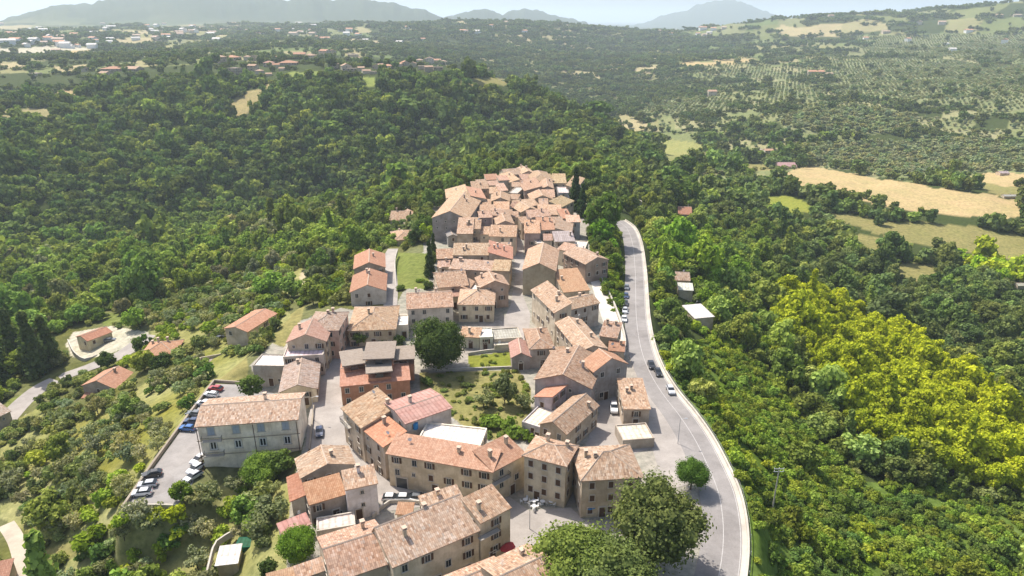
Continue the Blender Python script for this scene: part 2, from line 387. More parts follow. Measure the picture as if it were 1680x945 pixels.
def house(label, loc, ang, W, D, H, ty='gx', rise=None, roof='old', tint=None, wall=None, wins=None, rows=None, name='stone_house', cat='house', group=None,
          rf=.5, over=.4, deep=5., nch=None, sk='open', bal=0, door=True, sides='flr', para=.35, shed_wall=False, gar=0, seedk=0, ws=1., detail=True, parent=None, cols=None):
    """house standing at loc (middle of its footprint at ground level), front wall facing local -y"""
    rnd = random.Random(hash((round(loc[0],1), round(loc[1],1), seedk)) & 0xffff)
    if rise is None: rise = {'gx': min(.18*D,2.8), 'gy': min(.2*W,3.2), 'hip': min(.2*min(W,D),2.6), 'sf': .24*D, 'sb': .24*D, 'sl': min(.24*W,2.4), 'sr': min(.24*W,2.4), 'flat': 0}[ty]
    x0, x1, y0, y1 = -W/2, W/2, -D/2, D/2
    yr = y0+rf*D; xr = x0+rf*W
    def zt(x, y):
        if ty == 'gx': return H+rise*((y-y0)/(yr-y0) if y <= yr else (y1-y)/(y1-yr))
        if ty == 'gy': return H+rise*((x-x0)/(xr-x0) if x <= xr else (x1-x)/(x1-xr))
        if ty == 'sf': return H+rise*(y-y0)/D
        if ty == 'sb': return H+rise*(y1-y)/D
        if ty == 'sl': return H+rise*(x-x0)/W
        if ty == 'sr': return H+rise*(x1-x)/W
        return H
    if parent is None:
        root = obj(name, None, None, loc, ang); tag(root, label, cat, group)
    else: root = parent
    # walls
    b = MB(); sidepts = {'f': [(x0,y0)]+([(xr,y0)] if ty == 'gy' else [])+[(x1,y0)], 'r': [(x1,y0)]+([(x1,yr)] if ty == 'gx' else [])+[(x1,y1)],
               'b': [(x1,y1)]+([(xr,y1)] if ty == 'gy' else [])+[(x0,y1)], 'l': [(x0,y1)]+([(x0,yr)] if ty == 'gx' else [])+[(x0,y0)]}
    for s, pts in sidepts.items():
        b.quad([(pts[0][0],pts[0][1],-deep), (pts[-1][0],pts[-1][1],-deep)]+[(p[0],p[1],zt(*p)-.06) for p in pts[::-1]])
    if ty == 'flat':
        k = .25; i0, i1, j0, j1 = x0+k, x1-k, y0+k, y1-k
        o = [(x0,y0),(x1,y0),(x1,y1),(x0,y1)]; i = [(i0,j0),(i1,j0),(i1,j1),(i0,j1)]
        for q in range(4):
            w = (q+1) % 4
            b.quad([(*o[q],H-.06),(*o[w],H-.06),(*i[w],H-.06),(*i[q],H-.06)]); b.quad([(*i[q],H-.06),(*i[w],H-.06),(*i[w],H-para-.3),(*i[q],H-para-.3)])
    wc = wall or rnd.choice(WALLC)
    wo = obj('wall', b.mesh('wall', [WALL]), root, color=wc)
    # roof
    v = []; f = []; uvs = []; mi = []
    def slope(pts, udir, m=0):          # a slab: top face, under side, rims
        k = len(v); n = len(pts); pts = [Vector(p) for p in pts]; u = Vector(udir)
        nn = (pts[1]-pts[0]).cross(pts[2]-pts[0]).normalized(); w = nn.cross(u)
        for p in pts: v.append(tuple(p))
        for p in pts: v.append((p.x, p.y, p.z-.17))
        f.append(tuple(range(k, k+n))); mi.append(m); uvs.extend([(p.dot(u), p.dot(w)) for p in pts])
        f.append(tuple(range(k+n, k+2*n))[::-1]); mi.append(m); uvs.extend([(p.dot(u), p.dot(w)) for p in pts[::-1]])
        for q in range(n):
            w2 = (q+1) % n; f.append((k+q, k+n+q, k+n+w2, k+w2)); mi.append(m); uvs.extend([(0,0),(0,.2),(.3,.2),(.3,0)])
    def bar(a, c, r=.17):
        a, c = Vector(a), Vector(c); d = (c-a).normalized(); s = d.cross(Vector((0,0,1))).normalized()*r; k = len(v)
        for p in (a, c):
            for q in (-s, Vector((0,0,.16)), s): v.append(tuple(p+q))
        for q in ((0,1,4,3),(1,2,5,4),(0,2,1),(3,4,5)): f.append(tuple(k+i for i in q)); mi.append(1); uvs.extend([(0,0)]*len(q))
    o = over; h = .06
    if ty == 'gx':
        s1 = rise/(yr-y0); s2 = rise/(y1-yr)
        slope([(x0-o*.6,y0-o,H-o*s1+h),(x1+o*.6,y0-o,H-o*s1+h),(x1+o*.6,yr,H+rise+h),(x0-o*.6,yr,H+rise+h)], (1,0,0))
        slope([(x1+o*.6,y1+o,H-o*s2+h),(x0-o*.6,y1+o,H-o*s2+h),(x0-o*.6,yr,H+rise+h),(x1+o*.6,yr,H+rise+h)], (1,0,0))
        bar((x0-o*.6,yr,H+rise+h-.02),(x1+o*.6,yr,H+rise+h-.02))
    elif ty == 'gy':
        s1 = rise/(xr-x0); s2 = rise/(x1-xr)
        slope([(x0-o,y1+o*.6,H-o*s1+h),(x0-o,y0-o*.6,H-o*s1+h),(xr,y0-o*.6,H+rise+h),(xr,y1+o*.6,H+rise+h)], (0,1,0))
        slope([(x1+o,y0-o*.6,H-o*s2+h),(x1+o,y1+o*.6,H-o*s2+h),(xr,y1+o*.6,H+rise+h),(xr,y0-o*.6,H+rise+h)], (0,1,0))
        bar((xr,y0-o*.6,H+rise+h-.02),(xr,y1+o*.6,H+rise+h-.02))
    elif ty == 'hip':
        X0,X1,Y0,Y1,z = x0-o,x1+o,y0-o,y1+o,H-.05
        if W >= D: a, c = (X0+(Y1-Y0)/2,0,H+rise), (X1-(Y1-Y0)/2,0,H+rise)
        else: a, c = (0,Y0+(X1-X0)/2,H+rise), (0,Y1-(X1-X0)/2,H+rise)
        A,B,C_,D_ = (X0,Y0,z),(X1,Y0,z),(X1,Y1,z),(X0,Y1,z)
        if W-D > .05:
            slope([A,B,c,a],(1,0,0)); slope([C_,D_,a,c],(1,0,0)); slope([B,C_,c],(0,1,0)); slope([D_,A,a],(0,1,0)); es = [(A,a),(D_,a),(B,c),(C_,c),(a,c)]
        elif D-W > .05:
            slope([A,B,a],(1,0,0)); slope([C_,D_,c],(1,0,0)); slope([B,C_,c,a],(0,1,0)); slope([D_,A,a,c],(0,1,0)); es = [(A,a),(B,a),(D_,c),(C_,c),(a,c)]
        else:
            for p, q, d in ((A,B,(1,0,0)),(B,C_,(0,1,0)),(C_,D_,(1,0,0)),(D_,A,(0,1,0))): slope([p,q,a], d)
            es = [(A,a),(B,a),(C_,a),(D_,a)]
        for p, q in es: bar(p, q, .14)
    elif ty in ('sf', 'sb'):
        s = rise/D*(1 if ty == 'sf' else -1); zf = H if ty == 'sf' else H+rise; zb = H+rise if ty == 'sf' else H
        slope([(x0-o*.6,y0-o,zf-o*s+h),(x1+o*.6,y0-o,zf-o*s+h),(x1+o*.6,y1+.2,zb+.2*s+h),(x0-o*.6,y1+.2,zb+.2*s+h)], (1,0,0))
    elif ty in ('sl', 'sr'):
        s = rise/W*(1 if ty == 'sl' else -1); za = H if ty == 'sl' else H+rise; zc = H+rise if ty == 'sl' else H
        slope([(x0-o,y1+.2,za-o*s+h),(x0-o,y0-.3,za-o*s+h),(x1+o,y0-.3,zc+o*s+h),(x1+o,y1+.2,zc+o*s+h)], (0,1,0))
    else:
        k = .252; slope([(x0+k,y0+k,H-para),(x1-k,y0+k,H-para),(x1-k,y1-k,H-para),(x0+k,y1-k,H-para)], (1,0,0))
    tn = tuple(q*w_ for w_ in (rnd.uniform(.82,1.04),) for q in tint) if tint else tuple(rnd.uniform(.9, 1.1)*c for c in ((1,1,1), (1,.97,.93), (1.05,.96,.9), (.95,.97,.98))[rnd.randrange(4)])
    ro = obj('roof', mesh('roof', v, f, [MATS[roof], RIDGE], mi, uvs), root, color=tn)
    ca, sa = math.cos(ang), math.sin(ang)
    if parent is None: FOOT.append([(loc[0]+x*ca-y*sa, loc[1]+x*sa+y*ca) for x, y in ((x0-1.2,y0-1.2),(x1+1.2,y0-1.2),(x1+1.2,y1+1.2),(x0-1.2,y1+1.2))])
    if not detail: return root
    if nch is None: nch = 0 if ty == 'flat' else rnd.choice((1,1,2))
    for k in range(nch):
        cx, cy = rnd.uniform(-.36,.36)*W, rnd.uniform(-.1,.36)*D
        zz = zt(cx, cy) if ty != 'hip' else H+rise*max(0, 1-2*max(abs(cx)/W, abs(cy)/D))
        obj('chimney', CHIM[rnd.randrange(2)], ro, (cx, cy, zz), color=wc)
    if rnd.random() < .4:
        cx, cy = rnd.uniform(-.4,.4)*W, rnd.uniform(-.1,.4)*D; zz = zt(cx, cy) if ty != 'hip' else H+.2
        if ty == 'flat': zz -= para
        if rnd.random() < .6: obj('antenna', ANT, ro, (cx, cy, zz), rnd.uniform(0,3))
        else: obj('satellite_dish', DISH, ro, (cx, cy, zz+.1), .4)
    # openings on the walls that look towards the valley road
    L = {'f': ((x0,y0),(1,0),W,(0,-1)), 'r': ((x1,y0),(0,1),D,(1,0)), 'l': ((x0,y1),(0,-1),D,(-1,0))}
    for s in sides:
        p, d, ln, nn = L[s]
        wn = (nn[0]*ca-nn[1]*sa, nn[0]*sa+nn[1]*ca); mid = (loc[0], loc[1])
        if wn[0]*(-mid[0])+wn[1]*(-mid[1]) < .12*math.hypot(*mid) or ln < 2.6: continue
        n = cols if (cols and s == 'f') else max(1, int(ln/3.3)); gap = ln/n
        top = min(zt(*p), zt(p[0]+d[0]*ln, p[1]+d[1]*ln))
        rws = rows if rows is not None else [top-1.5-2.9*k for k in range(int(max(0, top-1.2)//2.9)+(1 if top > 2.8 else 0))]
        az = math.atan2(d[1], d[0])
        for ri, z in enumerate(rws):
            if z < .9: continue
            for k in range(n):
                if rows is None and rnd.random() < .22: continue
                q = gap*(k+.5)+(0 if rows else rnd.uniform(-.25,.25)); kk = sk if isinstance(sk, str) else sk[ri % len(sk)]
                if kk == 'open' and rnd.random() < .45: kk = rnd.choice(('shut', 'plain', 'small'))
                obj('window', WIN[kk], root, (p[0]+d[0]*q+nn[0]*.03, p[1]+d[1]*q+nn[1]*.03, z), az).scale = (ws, 1, ws)
        if s == 'f' and bal:
            for k in range(bal): obj('balcony', BAL, root, (-W/2+W*(k+.5)/bal*(1 if bal > 1 else .45), y0-.01, H-2.9), 0)
        if s == 'f' and door and H > 2.6:
            q = rnd.uniform(.3,.7)*ln
            obj('door', DOOR, root, (p[0]+d[0]*q+nn[0]*.03, p[1]+d[1]*q+nn[1]*.03, .02), az)
        if s == 'f' and gar:
            for k in range(gar): q = ln*(k+.2)/max(gar,1)+.5; obj('garage_door', GARAGE, root, (p[0]+d[0]*q, p[1]+d[1]*q-.03, .02), az)
    return root
def B(label, ty, p1, p2, p3, ze, z0=0., **k):
    """house from its eave line in the photo: p1-p2 the front eave, p3 a point of the back eave, all at height ze"""
    a, c, e = (Vector(P(*p, ze)[:2]) for p in (p1, p2, p3))
    d = c-a; W = d.length; d.normalize(); n = Vector((-d.y, d.x)); D = (e-a).dot(n)
    if ty == 'sf':                       # the back edge of a single slope stands higher
        for _ in range(12): D = .5*D+.5*(Vector(P(*p3, ze+(k.get('rise') or .24*abs(D)))[:2])-a).dot(n)
    ctr = (a+c)/2+n*D/2; D = max(abs(D), 2.2)
    return house(label, (ctr.x, ctr.y, z0), math.atan2(d.y, d.x), W, D, ze-z0, ty, **k)
# ------------------------------------------------------------------ the hill town, one row per house
PINKW, WHITEW, BRICK, OLIVEW, LILAC = (.55,.40,.33), (.8,.725,.61), (.38,.2,.13), (.36,.31,.22), (.62,.6,.62)
r_ = B("long white three storey building with tan roof beside the car park", 'gx', (323,697), (487,685), (480,646), 8.5, -4.5, wall=WHITEW, roof='old', tint=(1.05,1.0,.97), rows=[11.2,7.5], sk=('blue','white'), cols=4, ws=1.45, nch=1, sides='f', door=False, rise=1.6, name='white_building', cat='building', over=.7)
_d = min(v.co.y for v in r_.children[0].data.vertices)
_wd = max(v.co.x for v in r_.children[0].data.vertices)
for zz in (9.35, 5.6):
    b = MB(); b.box((0,0,0), (2*_wd-.1,.14,.16)); obj('string_course', b.mesh('string_course', [STONE]), r_, (0, _d-.06, zz))
for xx in (-_wd+.4, 1.2, _wd-.5): b = MB(); b.tube((0,0,0),(0,0,12.6),.09,.09); obj('drainpipe', b.mesh('drainpipe', [BROWN]), r_, (xx, _d-.22, 0))
for zz in (9.5, 5.8): obj('balcony', BAL, r_, (-7.6, _d-.01, zz), 0)
B("tan gabled house between the white building and the sunny street", 'gy', (459,643), (519,637), (529,593), 4., -.5, rise=1.6, nch=1, wall=(.58,.5,.38))
B("orange tiled gable house with a small attic window on the street corner", 'gy', (471,561), (534,559), (553,533), 8.6, 0, roof='new', wall=(.5,.43,.33), rise=2.2)
B("pale flat terrace house below the orange attic gable", 'flat', (464,585), (530,581), (470,562), 6.2, 0, roof='pale', wall=(.5,.46,.41), nch=0, name='terrace_house')
B("low grey house with a wide white flat roof above the car park", 'flat', (414,599), (468,600), (424,580), 4.2, -2, roof='pale', tint=(1.15,1.15,1.15), wall=(.38,.34,.3), name='terrace_house', sk='small')
B("old pinkish hip roofed house at the top of the lower street", 'hip', (500,541), (554,541), (564,512), 9, 0, tint=(.95,.93,.95), wall=PINKW)
r_ = B("half finished red brick house with grey slab roofs", 'gx', (559,633), (672,622), (664,582), 5.6, 0, roof='new', wall=BRICK, nch=0, rise=1.2, sk='plain', name='brick_house')
for p1, p2, p3, ze in (((564,600),(598,595),(566,577),8.6), ((598,589),(644,587),(600,563),10), ((603,612),(641,608),(602,594),8.2), ((644,590),(678,588),(643,570),8)):
    a, c, e = (Vector(P(*p, ze)[:2]) for p in (p1, p2, p3)); d = (c-a).normalized(); n = Vector((-d.y, d.x)); D = (e-a).dot(n); ctr = (a+c)/2+n*D/2; W = (c-a).length
    lx = Matrix.Rotation(-r_.rotation_euler.z, 2) @ (ctr-Vector(r_.location[:2])); az = math.atan2(d.y, d.x)-r_.rotation_euler.z
    b = MB(); b.box((0,0,(ze-3)/2+1.4), (W,D,ze-3.2)); b.box((0,-D/2-.01,ze-1.1), (1.9,.06,1.1), 1)
    dm = obj('upper_storey', b.mesh('upper_storey', [WALL, GLASS]), r_, (lx.x, lx.y, 0), az, BRICK)
    g = MB(); g.box((0,0,0), (W+.9,D+.9,.28)); obj('slab_roof', g.mesh('slab_roof', [GREY]), dm, (0,0,ze), 0, (1.1,1.08,1.05))
# curved block
B("big tan house with a long orange tiled front along the curved street", 'sf', (636,742), (808,772), (724,722), 8.2, 0, roof='new', tint=(1.05,1.04,1.02), wall=(.56,.48,.36), nch=1, gar=2, over=.5)
B("narrow orange roofed wing ending the curved street front by the cafe", 'sf', (808,772), (861,744), (798,730), 8.2, 0, roof='new', tint=(1,.98,.95), wall=(.5,.43,.33), bal=1, nch=2)
B("tan tiled house at the bend facing the sunny lower street", 'sf', (562,669), (594,701), (642,657), 9, 0, tint=(1.1,1.0,.85), wall=(.5,.42,.33), bal=1)
B("bright orange tiled slice of house between tan roof and curved front", 'sf', (594,701), (630,732), (664,706), 8.4, 0, roof='new', tint=(1.08,.92,.82), wall=(.48,.4,.32))
B("tall house with a dusty pink flat sheet roof above the curved street", 'gx', (665,694), (740,668), (700,640), 11.2, 0, roof='pink', wall=(.48,.43,.4), rise=.7, nch=1, sk='plain', name='pink_roofed_house')
B("white roof terrace behind the long orange roof", 'flat', (684,722), (787,733), (800,702), 9.2, 0, roof='pale', tint=(1.15,1.14,1.12), wall=WHITEW, name='terrace_house', door=False, nch=0)
B("four storey tan house with hip roof standing over the cafe tables", 'hip', (860,746), (928,763), (957,734), 10.2, 0, wall=(.55,.48,.37), sk='shut', rows=[8.6,5.7,2.6], nch=2, tint=(1.1,.98,.9), cols=3)
B("stone house with hip roof beside the round tree at the road", 'hip', (955,787), (1053,781), (1071,728), 9, 0, wall=(.47,.4,.31), nch=2, tint=(1.08,1.02,.95), rise=2.4, sk='shut')
B("tall house with speckled roof and dark balcony above the little piazza", 'sf', (788,857), (837,832), (806,796), 10, 0, wall=(.54,.47,.36), bal=1, tint=(1.05,.95,.85), over=.3)
B("low speckled roof tucked behind the long bottom row", 'sf', (698,838), (759,819), (746,797), 8, 0, tint=(1.1,1.05,1))
B("long house with heavily speckled lichen roof in the bottom row", 'gx', (644,928), (785,868), (697,840), 8.4, 0, wall=(.57,.49,.37), rf=.78, rise=2.6, nch=2, tint=(1.08,1.03,1.0))
B("pinkish speckled roof house at the lower end of the bottom row", 'gx', (545,953), (643,920), (622,851), 7.2, 0, wall=(.5,.42,.33), tint=(1.15,1.0,.95), nch=1, rise=2.)
B("tiny tiled lean to at the lower left of the bottom row", 'sf', (488,948), (540,930), (534,914), 4, -3, tint=(1.12,1,.95), nch=0)
B("reddish tiled shed cut by the bottom edge near the garden", 'sf', (440,960), (486,948), (480,934), 2.5, -3, roof='new', nch=0)
B("tan speckled roof house cut by the bottom edge before the oak trees", 'gx', (845,1000), (925,960), (842,904), 7.5, 0, wall=(.5,.43,.33), tint=(1.1,1.0,.92))
B("long low roof behind the bottom edge gable", 'gx', (735,985), (832,945), (760,934), 5.5, 0, tint=(1.12,1.,.95), nch=0)
B("gabled tan house above the white walled house on the inner bend", 'gy', (495,783), (581,761), (557,735), 6, 0, wall=(.36,.31,.26), rise=1.7)
B("house with brownish orange single slope roof beside the white walled house", 'sf', (508,826), (566,809), (545,780), 5.4, 0, roof='new', tint=(.9,.85,.72), wall=(.34,.3,.27), nch=0)
B("house with white lilac walls and two tiny windows on the inner bend", 'sf', (567,802), (618,791), (590,767), 7.6, 0, wall=LILAC, sk='small', nch=1, tint=(1.08,1.,.93))
B("narrow red brown lean to roof at the garden edge", 'sl', (478,821), (500,816), (490,779), 3.5, -1, roof='new', tint=(.85,.7,.65), nch=0, sides='')
B("small shed with a pink metal roof above the garden", 'sf', (463,876), (508,858), (504,841), 2.8, -2, roof='pink', tint=(1.25,1.1,1.1), nch=0, sides='', name='garden_shed', cat='shed')
B("low white paved yard terrace under the white walled house", 'flat', (519,871), (583,860), (571,840), 2.8, -1, roof='pale', wall=(.5,.46,.42), name='yard_terrace', cat='terrace', sides='', nch=0)
B("little orange tiled hut behind the speckled long roof", 'sf', (651,841), (675,842), (677,826), 3, 0, roof='new', tint=(1,1,.9), nch=0, name='garden_hut', cat='hut', sides='')
# right-hand lower cluster
B("small orange gable shed at the corner of the mown garden", 'gy', (840,586), (870,585), (866,561), 4, 0, roof='new', wall=(.33,.29,.28), nch=0, sk='small', rise=1.3)
B("brown speckled gable house with roof hatch above the overgrown garden", 'gy', (878,622), (969,637), (950,582), 7.6, 0, wall=(.37,.33,.32), tint=(.95,.85,.78), rise=2.6, sk='small')
B("grey gable house with orange roof beside the ridge road", 'gy', (975,609), (1029,596), (961,592), 9, 0, wall=(.36,.33,.31), roof='new', tint=(1,.97,.9), rise=2.6, sk='plain', nch=0)
B("narrow house with bright orange single slope and side wall coloured in lilac shade", 'sb', (905,660), (940,631), (903,630), 6, 0, roof='new', tint=(1.15,1.,.95), wall=(.42,.38,.42), rise=1.5, nch=0)  # wall colour carries the lilac shade of its long side
B("white stepped terrace house under the bright orange slope", 'flat', (856,691), (894,703), (908,668), 4, 0, roof='pale', wall=(.42,.4,.42), name='terrace_house', nch=0)
B("long gable house with brown roof above the parked white van", 'gy', (886,695), (928,711), (969,660), 6, 0, wall=(.4,.34,.27), tint=(.98,.9,.82), rise=1.8, nch=1)
B("small square house with lichen roof on the edge of the ridge road", 'sf', (1024,670), (1066,670), (1064,621), 5.2, 0, wall=(.42,.35,.28), tint=(1.1,1,.9), nch=2, rise=1.6)
B("low pale flat roof at the fork below the square lichen roof house", 'flat', (1022,722), (1074,718), (1067,692), 2.6, 0, roof='pale', wall=(.4,.35,.3), name='terrace_house', sides='', nch=0)
B("long row house with brown roof above the wide street in the middle", 'gx', (912,529), (951,577), (986,561), 9, 0, wall=(.52,.45,.36), tint=(1.05,.98,.9), sides='fr', nch=2)
B("hip roofed brown house beside the garden pergola", 'hip', (870,572), (908,570), (890,538), 6, 0, tint=(1,.88,.8), wall=(.42,.37,.34))
B("low roof joining two brown houses above the mown garden", 'sf', (905,583), (930,581), (922,569), 5, 0, tint=(1,.9,.8), nch=0)
B("small orange and brown roof beside the pale ramp end", 'sf', (999,574), (1024,576), (1020,560), 4, 0, roof='new', tint=(1,.95,.9), nch=1)
B("pinkish roof with chimneys halfway down the pale ramp", 'sf', (984,550), (1012,554), (1006,528), 6, 0, tint=(1.05,.95,.92), nch=2)
# centre
B("big hall with plain olive wall and wide tan gable roof in the centre", 'gy', (858,442), (911,444), (928,410), 9.5, 0, wall=OLIVEW, tint=(1.1,.98,.88), rise=2.6, sides='', nch=0, name='church_hall', cat='hall')
B("orange roof annexe right of the big olive hall", 'sf', (925,479), (967,475), (933,441), 5, 0, roof='new', nch=1)
B("tall four storey house with long window front below the olive hall", 'sf', (873,475), (911,512), (938,497), 11, 0, wall=(.55,.48,.38), tint=(1.12,1.05,.97), sides='fr', over=.5, rise=2.2)
B("pale grey gable house beside the long window front", 'gx', (936,507), (983,496), (980,478), 8, 0, wall=(.4,.36,.33), tint=(.98,.93,.85))
B("brown walled house above the orange annexe by the ramp", 'gx', (925,415), (961,433), (952,404), 7.5, 0, wall=(.36,.27,.22), tint=(1,.93,.88))
B("orange gable house furthest up the left lane", 'gy', (581,441), (631,438), (629,416), 5, -4, roof='new', tint=(1.06,.96,.9), wall=(.38,.3,.25), nch=1)
B("orange gable house with grey blue walls nearer on the left lane", 'gy', (575,479), (632,476), (631,449), 5, -4, roof='new', tint=(1,.92,.86), wall=(.45,.43,.41), nch=2)
B("pale walled house with two tone roof behind the big dark tree", 'gx', (668,506), (743,502), (736,477), 7, 0, wall=(.57,.52,.46), tint=(1.15,1,.92), sk='plain', nch=2)
B("cream house with light hip roof and terrace left of the centre street", 'hip', (752,499), (810,499), (797,475), 6.2, 0, wall=(.55,.48,.36), tint=(1.2,1.1,1.))
B("tan house with red brown gable beside the shaded centre street", 'gy', (789,471), (834,467), (830,451), 8, 0, wall=(.44,.33,.26), tint=(1.08,.97,.9))
B("wide tan roof house at the top of the middle quarter", 'sf', (743,418), (801,418), (799,399), 10, 0, tint=(1.05,1,.88), nch=2)
B("orange tiled house on the centre street corner of the middle quarter", 'sr', (802,425), (840,425), (800,405), 8.6, 0, roof='new', rise=2.6, nch=3)
B("low tan roof at the left end of the middle quarter", 'sf', (717,424), (743,423), (741,408), 8.6, 0, tint=(1.1,.95,.85), nch=0)
B("dusty pink roof corner house above the tall cypresses", 'sf', (718,437), (737,437), (738,426), 7, 0, tint=(1.05,.93,.93), nch=1)
B("long pinkish grey roof across the middle quarter", 'sf', (738,440), (806,444), (806,428), 7.4, 0, tint=(1.08,1,.97), nch=2)
B("mossy tan roof by the centre street in the middle quarter", 'sf', (808,443), (835,444), (836,427), 8, 0, tint=(1.05,1,.82), nch=0)
B("small white flat roof under the long pinkish grey roof", 'flat', (729,450), (756,449), (757,440), 5.8, 0, roof='pale', tint=(1.15,1.15,1.1), name='terrace_house', nch=0)
B("tan and pink roof stepping down in the heart of the middle quarter", 'gx', (719,471), (768,467), (766,443), 7, 0, tint=(1.1,.98,.88), nch=2)
B("small tan gable in front of the stepping roofs", 'gy', (741,473), (768,475), (762,460), 6, 0, tint=(1.1,.98,.88), wall=(.42,.3,.23), nch=0)
B("tiny orange roof in front of the small tan gable", 'sf', (738,486), (757,485), (757,476), 4.6, 0, roof='new', nch=0)
B("white little terrace between the gables of the middle quarter", 'flat', (772,476), (790,474), (789,464), 5.6, 0, roof='pale', tint=(1.1,1.1,1.1), name='terrace_house', nch=0)
B("broad pale tan hip roof house behind the hedge and brick house", 'hip', (572,542), (648,539), (640,502), 5.4, 0, wall=(.47,.42,.32), tint=(1.2,1.1,.95), nch=1)
B("white flat roofed box between the hip roof and the big dark tree", 'flat', (649,533), (669,532), (667,516), 4.6, 0, roof='pale', tint=(1.2,1.2,1.2), wall=WHITEW, name='terrace_house', sk='small', nch=0)
B("low tan roofed annexe on the garden wall by the big dark tree", 'sf', (755,551), (786,553), (785,538), 3.8, 0, tint=(1.15,1,.85), wall=(.55,.55,.45), nch=1, sk='small')
B("white box annexe on the garden wall", 'flat', (787,553), (809,552), (807,537), 4.1, 0, roof='pale', tint=(1.25,1.25,1.25), wall=(.58,.58,.5), name='terrace_house', nch=0)
B("grey roofed pergola building behind the mown garden", 'flat', (810,556), (856,553), (852,536), 3.2, 0, roof='grey', wall=(.5,.45,.38), name='pergola_building', cat='building', nch=0, sides='')
B("white wall terrace in front of the grey pergola roof", 'flat', (811,566), (862,562), (860,557), 2.2, 0, roof='pale', wall=(.55,.5,.43), name='terrace_house', nch=0, sides='')
# upper cluster, far end of the ridge
U = dict(door=False)
B("largest house of the far cluster with dark side wall and long tan roof", 'gy', (709,357), (768,359), (735,324), 10.5, -1, wall=(.3,.27,.26), tint=(1.12,1.02,.88), rise=3.2, nch=2, sk='small', **U)
B("tan single slope roof behind the largest far house", 'sl', (733,325), (766,324), (760,310), 8.2, 0, tint=(1.12,1.04,.88), nch=0, **U)
B("salmon pink roof leaning on the largest far house", 'sr', (773,327), (797,326), (788,310), 11, 0, roof='new', tint=(1.05,1.02,1.), nch=1, **U)
B("tan roof with chimneys in front of the largest far house", 'sf', (750,383), (775,383), (771,357), 9, 0, tint=(1.1,1,.92), nch=3, **U)
B("stepped tan roofs with a loggia slot in the far cluster", 'sf', (768,375), (788,375), (786,357), 9.6, 0, tint=(1.1,.98,.86), nch=0, **U)
B("tall purple brown wall house in the middle of the far cluster", 'sf', (787,357), (807,356), (806,346), 12, 0, wall=(.32,.25,.24), tint=(1.15,1,.95), **U)
B("low tan roof right of the tall purple brown wall", 'sf', (808,353), (826,353), (824,343), 11, 0, wall=(.32,.25,.24), tint=(1.05,.95,.9), **U)
B("narrow gable with white edge on the far street", 'gy', (815,368), (843,367), (841,346), 10, 0, wall=(.4,.32,.27), tint=(1.1,1,.9), **U)
B("cream house with brown windows and orange tan roof on the far street", 'sf', (803,387), (846,388), (842,370), 8.4, 0, wall=(.6,.5,.39), tint=(1.15,1,.86), rise=2.4, sk='plain', nch=1, **U)
B("little grey gable hut below the dark side wall", 'gy', (735,388), (750,387), (748,380), 4.6, 0, roof='grey', tint=(.8,.82,.85), wall=(.3,.29,.28), nch=0, **U)
B("low house between the grey hut and the wide tan roof", 'flat', (752,398), (785,398), (783,388), 4.6, 0, roof='grey', wall=(.38,.33,.28), nch=0, **U)
B("red tan long roof at the top left of the far cluster", 'sf', (798,295), (818,294), (817,285), 9, 0, roof='new', tint=(.98,.95,.92), nch=0, **U)
B("pale pink roof at the top of the far cluster", 'sf', (819,296), (835,295), (836,287), 9.8, 0, tint=(1.25,1.05,1), nch=0, **U)
B("tan roof over a brown wall on the left rim of the far cluster", 'sf', (775,310), (802,309), (797,297), 8.4, 0, wall=(.33,.25,.21), tint=(1.12,1.02,.9), **U)
B("small tan roof left of the shaded far street", 'sf', (803,317), (821,317), (820,307), 8.2, 0, tint=(1.15,1.03,.88), nch=0, **U)
B("peach double roof beneath the salmon pink roof", 'sf', (787,336), (805,336), (803,327), 9, 0, tint=(1.15,1,.86), nch=0, **U)
B("low tan roof strip beneath the peach double roof", 'sf', (786,345), (811,345), (809,336), 8.6, 0, tint=(1.18,1.03,.9), nch=0, **U)
B("wide shallow gable in the heart of the far cluster", 'gy', (806,330), (836,330), (834,319), 9, 0, tint=(1.12,1.02,.88), wall=(.4,.33,.27), **U)
B("bright peach roof in the heart of the far cluster", 'sf', (810,343), (835,343), (833,331), 8.6, 0, tint=(1.25,1.06,.9), nch=0, **U)
B("pinkish white roof left of the grey white terraces", 'sf', (819,313), (833,312), (834,300), 9, 0, tint=(1.25,1.1,1.05), nch=0, **U)
B("grey white terrace roof on the shaded far street", 'flat', (834,316), (849,317), (848,304), 8, 0, roof='pale', tint=(.9,.88,.85), nch=0, **U)
B("narrow tan roof below the grey white terrace", 'sf', (834,326), (849,327), (848,319), 8, 0, tint=(1.15,1.05,.95), nch=0, **U)
B("dark pinkish roof on the shaded far street corner", 'sf', (836,340), (850,341), (849,331), 8, 0, wall=(.32,.25,.22), tint=(.9,.78,.74), nch=0, **U)
B("topmost pale roof at the very tip of the far cluster", 'gy', (856,285), (877,284), (874,275), 9.6, 0, tint=(1.15,1.08,.95), **U)
B("greyish roof left of the topmost pale roof", 'gx', (829,287), (857,285), (855,278), 9, 0, tint=(1,.95,.88), nch=0, **U)
B("cream roof in front of the greyish top roof", 'sl', (837,299), (852,298), (850,284), 9, 0, tint=(1.3,1.2,1.), nch=1, **U)
B("pinkish small roof under the topmost pale roof", 'sf', (857,295), (873,294), (871,285), 8, 0, wall=(.33,.24,.21), tint=(1.1,.95,.92), nch=0, **U)
B("tan hip roof at the right top of the far cluster", 'hip', (873,297), (908,296), (905,282), 9, 0, tint=(1.08,1,.85), nch=0, **U)
B("large orange tan roof over a purple brown wall on the far street", 'sl', (861,313), (889,312), (887,297), 8.6, 0, wall=(.33,.25,.22), tint=(1.15,.98,.88), nch=1, **U)
